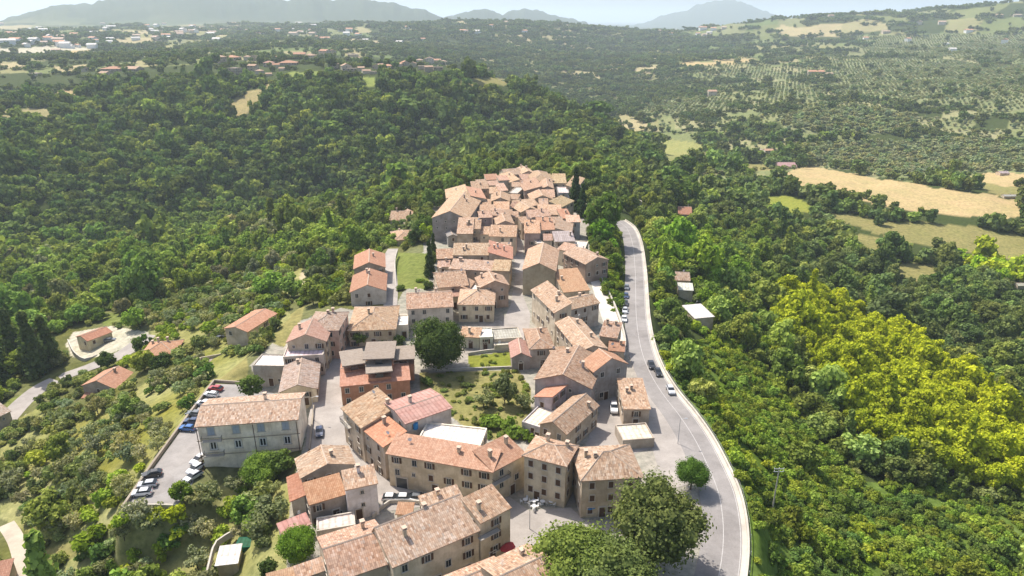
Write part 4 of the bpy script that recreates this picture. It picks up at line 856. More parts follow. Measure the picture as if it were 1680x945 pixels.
wall_line('garden_wall', "pale wall at the back of the mown garden", [P(x,y,0) for x,y in ((768,583),(800,578),(842,575))], .35, .9, CONCRETE)
wall_line('retaining_wall', "high pale retaining wall between the ramp and the green bank", [P(x,y,0) for x,y in ((968,425),(972,432),(1006,498),(1024,552),(1024,588))], .5, 1.0, CONCRETE)
wall_line('street_wall', "pale stone wall beside the curved lower street", [P(x,y,0) for x,y in ((612,850),(640,826),(690,827))], .35, .9, CONCRETE)
wall_line('street_wall', "low wall between the parked white car and the sunny street", [P(x,y,0) for x,y in ((508,740),(512,700),(515,668))], .35, .8, STONE)
wall_line('garden_wall', "pale wall along the left lane beside the meadow", [P(x,y,-1.0) for x,y in ((652,505),(650,475),(648,430),(652,412))], .35, .6, CONCRETE)
wall_line('garden_wall', "thin pale path wall beside the white garden shed", [P(x,y,-5) for x,y in ((338,950),(346,915),(356,890),(385,872))], .35, .5, CONCRETE)
wall_line('garden_wall', "low stone wall through the garden under the white building", [P(x,y,-5.5) for x,y in ((398,850),(402,820),(410,800))], .35, .6)
wall_line('yard_wall', "pale curved wall around the gravel yard at far left", [P(x,y,-26.5) for x,y in ((112,560),(122,580),(140,592),(160,585))], .35, 1.0, CONCRETE)
# ------------------------------------------------------------------ plants
def crown(seed, rx, rz, nl, nq, qs, shape='round', core=True, up=.25):
    """crown of leaf clumps around lobes; the crown's centre is at the origin height rz"""
    g = np.random.default_rng(seed); V = []; Fc = []
    lob = []
    for i in range(nl):
        d = g.normal(size=3); d /= np.linalg.norm(d); d[2] = d[2]*.9+.12
        rr_ = g.uniform(.45, .86); c = np.array([d[0]*rx*rr_, d[1]*rx*rr_, rz+d[2]*rz*rr_*.95]); s = g.uniform(.26,.44)*rx
        if shape == 'cone': h = g.uniform(0,1)**1.2; a = g.uniform(0,6.28); w = rx*(1-h)*g.uniform(.3,.8); c = np.array([math.cos(a)*w, math.sin(a)*w, h*2*rz*.95]); s = rx*(.22+.3*(1-h))
        if shape == 'flat': c[2] = rz+abs(d[2])*rz*.75*rr_-.1*rz
        lob.append((c, s))
    for c, s in lob:
        if core:
            k = len(V); M_ = s*.62
            a = [(0,0,1),(.9,0,.3),(.28,.85,.3),(-.72,.53,.3),(-.72,-.53,.3),(.28,-.85,.3),(.72,.53,-.4),(-.28,.85,-.4),(-.9,0,-.4),(-.28,-.85,-.4),(.72,-.53,-.4),(0,0,-1)]
            V += [tuple(c+np.array(p)*M_*g.uniform(.8,1.15)) for p in a]
            for t in ((0,1,2),(0,2,3),(0,3,4),(0,4,5),(0,5,1),(1,6,2),(2,7,3),(3,8,4),(4,9,5),(5,10,1),(6,7,2),(7,8,3),(8,9,4),(9,10,5),(10,6,1),(11,7,6),(11,8,7),(11,9,8),(11,10,9),(11,6,10)): Fc.append(tuple(k+i for i in t))
        for j in range(nq):
            d = g.normal(size=3); d[2] += up; d /= np.linalg.norm(d)
            p = c+d*s*g.uniform(.66,1.18)*np.array([1,1,.85]); n = d+g.normal(size=3)*.45; n[2] += .25; n /= np.linalg.norm(n)
            u = np.cross(n, g.normal(size=3)); u /= np.linalg.norm(u); w = np.cross(n, u); q = qs*g.uniform(.6,1.35); k = len(V)
            V += [tuple(p-u*q*.5-w*q*.35), tuple(p+u*q*.15-w*q*.5), tuple(p+u*q*.55+w*q*.1+n*q*.12), tuple(p+w*q*.5), tuple(p-u*q*.5+w*q*.25-n*q*.08)]
            Fc.append((k,k+1,k+2,k+3,k+4))
    return V, Fc
LEAF_I = m_leaf('leaves_of_the_woods', 'INST'); LEAF_O = m_leaf('leaves', 'OBJ')
def proto(name, **k): v, f = crown(**k); return mesh(name, v, f, [LEAF_I])
NEAR = [('broadleaf', dict(seed=s, rx=1, rz=rz, nl=30, nq=58, qs=.17)) for s, rz in ((1,.9),(2,1.05),(3,.8),(4,1.2))]+[('olive', dict(seed=s, rx=1, rz=.72, nl=17, nq=46, qs=.15, core=False)) for s in (5,6)]+[('conifer', dict(seed=7, rx=1, rz=1.9, nl=46, nq=34, qs=.2, shape='cone')), ('bush', dict(seed=8, rx=1, rz=.6, nl=14, nq=44, qs=.2, shape='flat')), ('bush', dict(seed=9, rx=1, rz=.7, nl=12, nq=44, qs=.22))]
NM = [proto('crown', **k) for n, k in NEAR]
FARM = [proto('crown', seed=s, rx=1, rz=rz, nl=13, nq=26, qs=.3) for s, rz in ((21,.85),(22,1.),(23,.75),(24,1.1))]
def clump(seed):
    g = np.random.default_rng(seed); V = []; Fc = []
    for i in range(11):
        a = g.uniform(0,6.28); r = math.sqrt(g.uniform(0,1)); s = g.uniform(.22,.38); v, f = crown(seed*50+i, s, s*.8, 6, 13, s*.42); k = len(V)
        V += [(p[0]+math.cos(a)*r, p[1]+math.sin(a)*r, p[2]-.05) for p in v]; Fc += [tuple(k+j for j in q) for q in f]
    return mesh('crown', V, Fc, [LEAF_I])
CL = [clump(s) for s in (31,32,33)]
plants = bpy.data.collections.new('plants')   # sources of the woods, never linked to the scene on their own
PROTOS = NM[:9]+FARM+CL
for i, m in enumerate(PROTOS):
    o = bpy.data.objects.new(f'source_plant_{i:02d}', m); plants.objects.link(o)
ids = dict(broad=[0,1,2,3], olive=[4,5], conifer=[6], bush=[7,8], far=[9,10,11,12], clump=[13,14,15])
# trunks
def trunk_mesh(h, r, n):
    b = MB(); b.tube((0,0,-.8), (0,.02,h*.55), r, r*.7); 
    for k in range(n):
        a = 6.28*k/n+.4; b.tube((0,.02,h*.5), (math.cos(a)*.35, math.sin(a)*.35, h*(.95+.1*(k % 2))), r*.55, r*.2, 0, 6)
    return b.mesh('trunk', [BARK], True)
TRUNK = trunk_mesh(1., .07, 4)
for sd, rz in ((41,.92),(42,1.0),(43,.8)): v, f = crown(seed=sd, rx=1, rz=rz, nl=95, nq=170, qs=.052); NM.append(mesh('crown', v, f, [LEAF_I])); NEAR.append(('broadleaf', dict(rz=rz)))
OM = [m.copy() for m in NM]
for m in OM: m.materials.clear(); m.materials.append(LEAF_O)
TREE_I = 0
def tree(x, y, z, pid, rad, tint, label, cat, name, group=None, lift=.35, zs=1.):
    """one tree standing at x, y, z: trunk and crown"""
    global TREE_I; TREE_I += 1
    r = obj(name, None, None, (x, y, z)); tag(r, label, cat, group)
    h = rad*lift*(1+.4*NEAR[pid][1]['rz'])
    if lift > .02:
        t = obj('trunk', TRUNK, r); t.scale = (rad*.9, rad*.9, h+rad*.45)
    c = obj('crown', OM[pid], r, (0, 0, h-.2*rad), (TREE_I*2.399) % 6.283, tint); c.scale = (rad, rad, rad*zs); return r
DK, MD, BR, OL, YG, LG = (.045,.068,.024), (.068,.1,.03), (.105,.155,.032), (.125,.14,.08), (.26,.28,.02), (.13,.2,.04)
# ---- trees placed one by one
HT = [(720,604,'broadleaf_tree',9,7.0,DK,.12,"largest dark green tree, on the mown garden in the town centre",1.15),
 (1070,930,'broadleaf_tree',10,7.7,(.075,.092,.037),.32,"huge olive green tree beside the ridge road at the bottom",1.),
 (945,978,'broadleaf_tree',11,7.7,(.095,.125,.035),.3,"broad light green tree at the bottom edge left of the huge one",.9),
 (1000,1000,'broadleaf_tree',9,6.8,(.08,.105,.04),.3,"green tree squeezed between the two large ones at the bottom edge",.9),
 (1133,803,'broadleaf_tree',11,3.4,(.055,.1,.022),.45,"small round deep green tree on the road apron",1.),
 (416,657,'broadleaf_tree',3,3.0,MD,.4,"bushy tree behind the white building at the car park end",.9),
 (432,795,'broadleaf_tree',10,4.2,BR,.2,"bright green tree against the front of the white building",.85),
 (463,775,'broadleaf_tree',0,3.0,MD,.25,"dark tree at the right corner of the white building front",.9),
 (398,800,'bush',8,2.4,BR,.02,"light shrub left of the bright tree under the white building",1.),
 (492,922,'broadleaf_tree',9,3.4,(.075,.13,.02),.3,"vivid green round tree left of the bottom row of houses",1.),
 (591,566,'broadleaf_tree',0,2.6,MD,.2,"dense green tree behind the grey slab roofs, leftmost of the hedge",1.),
 (625,563,'bush',8,2.6,MD,.02,"green hedge bush in front of the pale hip roof house",1.), (655,566,'bush',8,2.7,MD,.02,"green hedge bush beside the largest dark tree",1.),
 (793,668,'olive_tree',4,2.9,OL,.35,"grey green olive in the overgrown garden, nearest the curved block",1.), (828,664,'broadleaf_tree',3,2.7,(.085,.1,.05),.3,"dull green tree in the middle of the overgrown garden",1.2), (858,672,'olive_tree',5,2.4,OL,.35,"olive beside the white stepped terrace house",1.),
 (838,712,'bush',8,3.2,BR,.02,"bright bush at the foot of the overgrown garden",1.), (808,700,'bush',7,3.0,BR,.02,"spreading bush behind the white roof terrace",1.), (700,630,'bush',7,2.0,MD,.02,"bush between brick house and pink roof",1.), (866,722,'bush',8,2.,BR,.02,"bush left of the cafe house roof",1.),
 (706,455,'cypress',6,2.3,(.03,.05,.02),.1,"tall dark cypress at the corner of the town meadow",1.7), (712,430,'cypress',6,2.0,(.032,.052,.022),.1,"second dark cypress, just behind the tall one",1.6), (702,474,'bush',8,2.4,DK,.02,"dark shrub at the foot of the tall cypress",1.),
 (680,400,'broadleaf_tree',1,3.4,DK,.3,"dark round tree behind the town meadow",1.), (657,476,'bush',7,2.,MD,.02,"shrub at the near corner of the town meadow",1.), (690,462,'bush',7,1.8,BR,.02,"low bush in the town meadow",.8),
 (943,345,'conifer',6,4.2,(.03,.05,.02),.1,"dark conifer beside the outer wall of the far cluster",1.4), (955,356,'conifer',6,3.4,(.032,.055,.02),.1,"second dark conifer behind the bright bank",1.3),
 (985,402,'broadleaf_tree',0,5.4,(.08,.15,.02),.3,"vivid bright tree on the bank between ramp and ridge road",1.), (1000,425,'broadleaf_tree',2,4.6,(.075,.14,.02),.3,"vivid green tree nearer on the bank beside parked cars",1.), (990,385,'broadleaf_tree',1,4.6,(.085,.15,.025),.3,"bright tree at the top of the bank by the road end",1.), (1008,447,'broadleaf_tree',3,3.2,(.1,.15,.03),.3,"light green tree low on the narrow bank",1.), (1012,490,'bush',8,2.2,BR,.02,"bush at the narrow lower tip of the bank",1.), (973,400,'bush',7,2.6,BR,.02,"bush under the white terrace on the outer wall",1.),
 (62,616,'conifer',6,5.4,(.05,.07,.03),.05,"tallest dark conifer above the valley road at left",1.25), (30,598,'conifer',6,5.0,(.055,.075,.03),.05,"dark conifer behind the tallest one at left",1.25), (86,600,'conifer',6,4.6,(.055,.075,.03),.05,"dark conifer right of the tallest one at left",1.2), (4,626,'conifer',6,5.0,(.06,.08,.04),.05,"greyish conifer at the left edge above the lawn",1.15), (20,575,'broadleaf_tree',1,5.4,(.08,.1,.025),.3,"round yellowish green tree above the dark conifers",1.),
 (221,540,'broadleaf_tree',0,4.2,LG,.3,"round light green tree by the small grass field",1.), (177,604,'broadleaf_tree',2,3.2,DK,.3,"dark round tree between gravel yard and gable farmhouse",1.), (268,612,'broadleaf_tree',1,3.2,DK,.3,"dark tree in front of the hip roofed orange house",1.), (155,550,'bush',7,2.,MD,.02,"shrub behind the cream bungalow",1.),
 (300,820,'broadleaf_tree',0,2.2,(.08,.12,.02),.2,"small round green tree at the lower end of the car park",1.), (292,850,'bush',8,2.6,(.2,.23,.02),.02,"yellow green bush just below the car park wall",1.), (298,878,'bush',7,2.6,(.19,.23,.025),.02,"second yellow green bush below the car park wall",1.), (270,910,'bush',8,2.8,(.15,.2,.025),.02,"pale green bush lower in the left garden",1.),
 (250,868,'olive_tree',4,3.2,OL,.3,"grey olive under the lower car park wall",1.), (345,825,'olive_tree',5,3.0,OL,.3,"grey olive under the shaded wall of the white building",1.), (452,848,'olive_tree',4,3.2,OL,.3,"olive left of the narrow brown lean to",1.), (430,880,'olive_tree',5,3.,OL,.3,"olive between green container and pink shed",1.), (438,940,'bush',8,2.,DK,.02,"dark bush at the bottom edge beside the vegetable rows",1.),
 (88,652,'bush',7,2.,MD,.02,"clipped hedge below the orange gable farmhouse",.7)]
for px, py, nm, pid, rad, tint, lift, lab, zs in HT:
    x, y, z = hit(px, py) if py < 945 and not (560 < px < 1000 and py > 590) else P(px, py, 0)
    z = hgt(x, y)-.1
    tint = tuple(c*k for c, k in zip(tint, (2.0,1.9,1.45)))
    tree(x, y, z, pid, rad, tint, lab, {'bush':'bush','olive_tree':'olive tree','cypress':'cypress','conifer':'conifer'}.get(nm,'tree'), nm, None, lift, zs)
TINTK = np.array((2.8,2.6,1.95))
# ---- the woods: candidate points
def grid(s, x0, x1, y0, y1):
    gx, gy = np.meshgrid(np.arange(x0, x1, s), np.arange(y0, y1, s)); return (gx+RNG.uniform(-.45,.45,gx.shape)*s).ravel(), (gy+RNG.uniform(-.45,.45,gy.shape)*s).ravel()
def polar(r0, r1, k):
    r = np.exp(np.arange(math.log(r0), math.log(r1), k)); a = np.arange(-R(47), R(47), k); aa, rr_ = np.meshgrid(a, r)
    aa = aa+RNG.uniform(-.5,.5,aa.shape)*k; rr_ = rr_*np.exp(RNG.uniform(-.5,.5,rr_.shape)*k); return (rr_*np.sin(aa)).ravel(), (rr_*np.cos(aa)).ravel()
pts = []                                  # x y z pid sx sz tint
def keep_clear(x, y, extra=0):
    m = polydist(x, y, CARPARK) > 1.5
    for q in FOOT: 
        cx, cy = q[0]; near = (np.abs(x-cx) < 60)&(np.abs(y-cy) < 60)
        if near.any(): k = np.where(near)[0]; m[k[inpoly(x[k], y[k], q)]] = False
    for n, (pp, w) in ROADS.items():
        for i in range(len(pp)-1): m &= segdist(x, y, pp[i], pp[i+1])[0] > w/2+((2.2+extra) if n == 'ridge' else 1.8)
    return m
def tints(n, base, var=.28):
    base = np.array(base)*TINTK; k = RNG.uniform(1-var, 1+var, (n,1)); t = np.array(base)*k; t[:,0] *= RNG.uniform(.86,1.18,n); t[:,2] *= RNG.uniform(.8,1.2,n); return t
def add(x, y, z, kind, sx, sz, tint): 
    pid = RNG.choice(ids[kind], len(x)); pts.append(np.column_stack([x, y, z, pid, sx, sz, tint]))
HB = []
for q in FOOT:
    c = np.mean(np.array(q), 0); zz = hgt(c[0], c[1]); a, b_, t_ = proj(np.array([p[0] for p in q]*2), np.array([p[1] for p in q]*2), np.array([zz]*4+[zz+5]*4)); HB.append((a.min()-3, a.max()+3, b_.min()-4, b_.max()+2, t_.mean()))
ROADPX = [(-20,712),(30,655),(105,606),(108,560),(125,535),(250,535),(250,560),(200,592),(120,622),(70,660),(30,702),(-20,745)]
def hides(x, y, z, h, px, py, t):        # would it stand in front of a house or the valley road
    m = np.zeros(len(x), bool)
    for hh in (.4, 1.):
        a, b_, tt = proj(x, y, z+h*hh)
        for x0, x1, y0, y1, t0 in HB:
            if t0 > 700 and len(x) < 0: continue
            m |= (a > x0)&(a < x1)&(b_ > y0)&(b_ < y1)&(tt < t0+2)
        m |= inpoly(a, b_, ROADPX)&(tt < 300)
        for c_, q in FIELDS: m |= inpoly(a, b_, q)&(RNG.random(len(x)) < .8)&(tt < 900)
    m |= inpoly(px, py, ROADPX)&(t < 300)
    return m
def inframe(px, py, t): return (px > -260)&(px < 1940)&(py < 1180)&(py > -60)
IN = lambda px, py, polys: np.any([inpoly(px, py, q) for q in polys], 0) if polys else np.zeros(len(px), bool)
FP = [q for c, q in FIELDS]
def prep(x, y):
    z = height(x, y); px, py, t = proj(x, y, z); return z, px, py, t
# near and middle woods
for s, rlo, rhi in ((5.4, 75, 470), (7.6, 470, 960), (4.5, 150, 400)):
    x, y = grid(s, -820, 820, 20, 960); r = np.hypot(x, y); m = (r >= rlo)&(r < rhi)&(np.abs(np.arctan2(x, y)) < R(50)); x, y = x[m], y[m]
    z, px, py, t = prep(x, y); m = inframe(px, py, t)
    bank = inpoly(px, py, BANK)
    m &= ~(inpoly(px, py, KEEP)&(t < 450)&~bank)
    m &= ~IN(px, py, FP) | (RNG.random(len(x)) < np.where((px > 1200)&(py > 250)&(py < 365), .012, .1))
    m &= ~IN(px, py, OLIVES); nearol = IN(px, py, NEAROL)&(t < 420); m &= ~nearol | (RNG.random(len(x)) < .22)
    scrub = inpoly(px, py, SCRUB)&(t < 420); m &= ~scrub | (RNG.random(len(x)) < .05)
    copse = inpoly(px, py, COPSE)&(t < 420)
    d = wooded(x, y, px, py, t); m &= ((RNG.random(len(x)) < d)&~copse)|bank if s != 4.5 else copse
    
    m &= keep_clear(x, y, 2.6)&~(hides(x, y, z, 6.5, px, py, t)&(RNG.random(len(x)) < .93))
    x, y, z, px, py, t, copse, scrub, bank = (q[m] for q in (x, y, z, px, py, t, copse, scrub, bank))
    n = len(x); rad = (s*np.where(copse, .7, .62 if s < 6 else .66))*np.exp(RNG.normal(0,.31,n)*np.where(copse, .8, 1)); big = fbm(x/90., y/90., 3, 77)
    tn = tints(n, (.062,.085,.027)); br = (px > 1060)&(px < 1260)&(py > 380)|(py > 395)&(px < 700)
    tn[br] = tints(br.sum(), (.085,.12,.032)); 
    far_ = (t > 520)&(px < 1080); tn[far_] = tints(far_.sum(), (.055,.078,.027), .34)
    rv = (px > 1150)&(~br)&(t > 300); tn[rv] = tints(rv.sum(), (.06,.083,.034), .34)
    rr2 = RNG.random(n) < .16; tn[rr2] = tints(rr2.sum(), (.105,.135,.04))
    ol = (RNG.random(n) < .15)&(t < 480)&(px < 560); tn[ol] = tints(ol.sum(), (.09,.1,.062))
    w_ = np.clip((px-1250)/430*.55+(760-py)/300*.45, 0, 1)
    tn[copse] = (np.array((.29,.35,.032))*(1-w_[copse,None])+np.array((.63,.62,.022))*w_[copse,None])*RNG.uniform(.88,1.1,(copse.sum(),1))
    cb = inpoly(px, py, [(1540,420),(1690,415),(1690,470),(1620,465)]); tn[cb] = tints(cb.sum(), (.13,.17,.018)); cb = inpoly(px, py, BRIGHT)&(RNG.random(n) < .5); tn[cb] = tints(cb.sum(), (.095,.14,.022))
    rad[bank] *= .8
    kind = 'broad' if s < 6 else 'far'
    pid = RNG.choice(ids[kind], n); con = RNG.random(n) < .03; pid[con&(s < 6)] = 6
    sz = rad*RNG.uniform(.8,1.4,n); sz[copse] = rad[copse]*RNG.uniform(.95,1.35,copse.sum()); z = z+np.where(copse, 3+fbm(x/13., y/13., 3, 88)*7, 0); pts.append(np.column_stack([x, y, z-.1*rad, pid, rad, sz, tn]))
# far woods: patches of several crowns
x, y = polar(940, 3500, .0155); z, px, py, t = prep(x, y); m = inframe(px, py, t)&(RNG.random(len(x)) < wooded(x, y, px, py, t))&~IN(px, py, FP)&(~IN(px, py, OLIVES)|(RNG.random(len(x)) < .05))
x, y, z, t, px = x[m], y[m], z[m], t[m], px[m]; rad = np.minimum(t, 3500)*.0098*np.exp(RNG.normal(0,.22,len(x))); add(x, y, z, 'clump', rad, np.minimum(rad, 16+rad*.25)*.95, tints(len(x), (.052,.07,.03), .3))
# single trees of the far farmland
x, y = polar(930, 3200, .009); z, px, py, t = prep(x, y); m = inframe(px, py, t)&(RNG.random(len(x)) < .1)&~IN(px, py, FP); x, y, z, t = x[m], y[m], z[m], t[m]
rad = 3.6*np.exp(RNG.normal(0,.25,len(x)))*(1+t/5000); add(x, y, z, 'far', rad, rad, tints(len(x), (.06,.08,.035), .3))
woods = np.concatenate(pts); pts = []
# olive groves in rows
GA = R(24)
def rows_(sp, m0):
    x, y = np.meshgrid(np.arange(-200, 1900, sp), np.arange(300, 2400, sp)); x = x.ravel()+RNG.normal(0,.35,x.size); y = y.ravel()+RNG.normal(0,.35,y.size)
    a = x*math.cos(GA)-y*math.sin(GA)+500; b_ = x*math.sin(GA)+y*math.cos(GA); return a, b_
x, y = rows_(9.6, 0); z, px, py, t = prep(x, y); c1, c2, edge = cell(x, y)
g1 = IN(px, py, OLIVES)|((px > 1080)&(py < 300)&(c1 >= .26)&(t < 1700)&(RNG.random(len(x)) < .72)&(c2 < .75))
m = inframe(px, py, t)&g1&~IN(px, py, FP); x, y, z, t = x[m], y[m], z[m], t[m]; dn = IN(px[m], py[m], [OLIVES[0],OLIVES[1],OLIVES[8]]); rad = (2.3+1.6*dn)*np.exp(RNG.normal(0,.16,len(x))); add(x, y, z+.3, 'far', rad, rad*.9, tints(len(x), (.11,.128,.082), .2))
x, y = grid(5., -280, 30, 60, 420); z, px, py, t = prep(x, y); m = inframe(px, py, t)&IN(px, py, NEAROL)&(t < 420)&keep_clear(x, y)&~(IN(px, py, FP)&(RNG.random(len(x)) > .25))&(RNG.random(len(x)) < .52)&~hides(x, y, z, 4, px, py, t)
x, y, z, t = x[m], y[m], z[m], t[m]; rad = 2.1*np.exp(RNG.normal(0,.24,len(x))); add(x, y, z+.5, 'olive', rad, rad*1.05, tints(len(x), (.115,.13,.085), .24))
groves = np.concatenate(pts); pts = []
# undergrowth
for s, cond in ((1.75, 'scrub'), (2.6, 'side')):
    x, y = grid(s, -300, 330, 70, 460); z, px, py, t = prep(x, y); m = inframe(px, py, t)&~(inpoly(px, py, KEEP)&~inpoly(px, py, BANK))
    sc_ = (inpoly(px, py, SCRUB)|inpoly(px, py, BANK))&(t < 420); fl = IN(px, py, FP)
    m &= sc_ if cond == 'scrub' else (~sc_&(t < 430)&((px < 700)|(px > 1060))&(RNG.random(len(x)) < .55))
    m &= ~fl | (RNG.random(len(x)) < .08); m &= fbm(x/9., y/9., 3, 91) > (-.23 if cond == 'scrub' else -.05); m &= keep_clear(x, y)
    x, y, z, px, py = x[m], y[m], z[m], px[m], py[m]; n = len(x); rad = s*.72*np.exp(RNG.normal(0,.3,n))
    tn = tints(n, (.085,.118,.024) if cond == 'scrub' else (.088,.108,.046), .3); q = fbm(x/14., y/14., 3, 92) > .1; tn[q] = tints(q.sum(), (.115,.15,.024)); q = fbm(x/11., y/11., 3, 93) > .14; tn[q] = tints(q.sum(), (.055,.085,.025))
    add(x, y, z-.1, 'bush', rad, rad*RNG.uniform(.8,1.3,n), tn)
# garden shrubs inside the town's green plots
x, y = grid(1.9, -60, 60, 60, 300); z, px, py, t = prep(x, y); m = (inpoly(px, py, FIELDS[21][1])|inpoly(px, py, [(690,612),(850,606),(872,640),(868,700),(820,728),(760,700),(690,640)]))&(RNG.random(len(x)) < .5)&keep_clear(x, y)
x, y, z = x[m], y[m], z[m]; rad = .8*np.exp(RNG.normal(0,.3,len(x))); add(x, y, z-.15, 'bush', rad, rad*.7, tints(len(x), (.075,.095,.03), .3))
under = np.concatenate(pts); pts = []
# ---- the nearest trees stand as things of their own, the rest as one wood
LM = [(410,720,'the white three storey building'),(270,790,'the car park'),(157,550,'the gravel yard bungalow'),(260,570,'the hip roofed orange house'),(165,625,'the gable farmhouse'),(418,525,'the long orange roofed house'),(605,455,'the left lane houses'),(660,355,'the tan house pair'),(665,385,'the lone hip roof house'),(370,905,'the white garden shed'),(30,905,'the dirt track'),(45,660,'the lawn'),(350,585,'the roofless plot'),(490,450,'the tan dirt patch'),(200,522,'the small grass field'),(1120,455,'the grey roofed hut'),(1155,508,'the white sheet shed'),(1265,800,'the electricity pole'),(1205,870,'the lower road bend'),(1140,700,'the upper road bend'),(1065,590,'the dark parked cars'),(1045,480,'the straight ridge road'),(1028,365,'the end of the ridge road'),(1124,345,'the small red roofed house'),(1300,540,'the top of the yellow copse'),(1400,700,'the left edge of the yellow copse'),(1500,620,'the middle of the yellow copse'),(1620,780,'the lower end of the yellow copse'),(1360,860,'the big grey green shrub'),(1500,860,'the scrub slope'),(1640,900,'the lower right corner'),(950,330,'the far cluster wall'),(100,440,'the left edge woods'),(300,440,'the woods under the ravine'),(560,400,'the slope under the town'),(70,600,'the dark conifers'),(100,760,'the left olive grove'),(80,880,'the lower left corner'),(1240,440,'the woods right of the sheds'),(1600,560,'the right edge woods'),(250,690,'the dry grass slope'),(990,420,'the bright bank')]
def words_for(px, py, tn, rad, pid):
    h = tn[0]/tn[1]; lum = tn[1]
    col = 'yellow green' if h > .83 and lum > .17 else 'grey green' if tn[2]/tn[1] > .48 else 'dark green' if lum < .078 else 'mid green' if lum < .11 else 'bright green'
    i = min(range(len(LM)), key=lambda k: (LM[k][0]-px)**2+(LM[k][1]-py)**2); dx, dy = px-LM[i][0], py-LM[i][1]
    d = math.hypot(dx, dy); rel = 'close by' if d < 26 else ('left of' if dx < 0 else 'right of') if abs(dx) > abs(dy)*1.6 else ('above' if dy < 0 else 'below') if abs(dy) > abs(dx)*1.6 else ('above left of' if dx < 0 and dy < 0 else 'above right of' if dy < 0 else 'below left of' if dx < 0 else 'below right of')
    if d > 75: rel = 'far '+rel
    sz = 'small' if rad < 2.5 else 'medium' if rad < 3.6 else 'large'
    return sz, col, ['rounded','tall crowned','low broad','upright','open','loose','pointed'][min(int(pid), 6)], rel, LM[i][2]
def pick(A, n, name, cat, lift):
    px, py, t = proj(A[:,0], A[:,1], A[:,2]+A[:,4]); size = A[:,4]/t; size[~((px > 5)&(px < 1675)&(py > 5)&(py < 935))] = 0; size[A[:,3] > 8] = 0
    k = np.argsort(-size)[:n]
    for i in k:
        sz, col, shp, rel, lm = words_for(px[i], py[i], A[i,6:9], A[i,4], A[i,3])
        what = 'olive' if cat == 'olive tree' else 'tree'
        lab = f"{sz} {shp} {col} {what} {rel} {lm}"
        if len(lab.split()) > 16: lab = f"{shp} {col} {what} {rel} {lm}"
        tree(A[i,0], A[i,1], A[i,2], int(A[i,3]), float(A[i,4]), tuple(A[i,6:9]), lab, cat, name, f"{what}s {rel} {lm}", lift, float(A[i,5]/A[i,4]))
    m = np.ones(len(A), bool); m[k] = False; return A[m]
woods = pick(woods, 255, 'broadleaf_tree', 'tree', .22)
groves = pick(groves, 120, 'olive_tree', 'olive tree', .3)
def scatter(name, A, lab=None):
    me = bpy.data.meshes.new(name); n = len(A); me.vertices.add(n); co = A[:,:3].copy(); me.vertices.foreach_set('co', co.astype(np.float32).ravel())
    me.attributes.new('pid', 'INT', 'POINT').data.foreach_set('value', A[:,3].astype(np.int32))
    me.attributes.new('scl', 'FLOAT_VECTOR', 'POINT').data.foreach_set('vector', A[:,[4,4,5]].astype(np.float32).ravel())
    rt = np.zeros((n,3), np.float32); rt[:,2] = RNG.uniform(0,6.283,n); rt[:,:2] = RNG.normal(0,.08,(n,2)); me.attributes.new('rot', 'FLOAT_VECTOR', 'POINT').data.foreach_set('vector', rt.ravel())
    me.attributes.new('tint', 'FLOAT_COLOR', 'POINT').data.foreach_set('color', np.concatenate([A[:,6:9], np.ones((n,1))], 1).astype(np.float32).ravel())
    o = obj(name, me); o['kind'] = 'stuff'
    ng = bpy.data.node_groups.new(name, 'GeometryNodeTree'); ng.interface.new_socket('Geometry', in_out='INPUT', socket_type='NodeSocketGeometry'); ng.interface.new_socket('Geometry', in_out='OUTPUT', socket_type='NodeSocketGeometry')
    N = ng.nodes.new; gi, go = N('NodeGroupInput'), N('NodeGroupOutput'); ci = N('GeometryNodeCollectionInfo'); ci.inputs[0].default_value = plants; ci.inputs['Separate Children'].default_value = True; ci.inputs['Reset Children'].default_value = True
    ip = N('GeometryNodeInstanceOnPoints'); ip.inputs['Pick Instance'].default_value = True
    def na_(nm, ty): q = N('GeometryNodeInputNamedAttribute'); q.data_type = ty; q.inputs[0].default_value = nm; return q.outputs['Attribute']
    ng.links.new(gi.outputs[0], ip.inputs['Points']); ng.links.new(ci.outputs[0], ip.inputs['Instance']); ng.links.new(na_('pid','INT'), ip.inputs['Instance Index']); ng.links.new(na_('rot','FLOAT_VECTOR'), ip.inputs['Rotation']); ng.links.new(na_('scl','FLOAT_VECTOR'), ip.inputs['Scale']); ng.links.new(ip.outputs[0], go.inputs[0])
    o.modifiers.new('plants', 'NODES').node_group = ng; return o
scatter('woods', woods); scatter('olive_groves', groves); scatter('undergrowth', under)
print('plants', len(woods), len(groves), len(under))
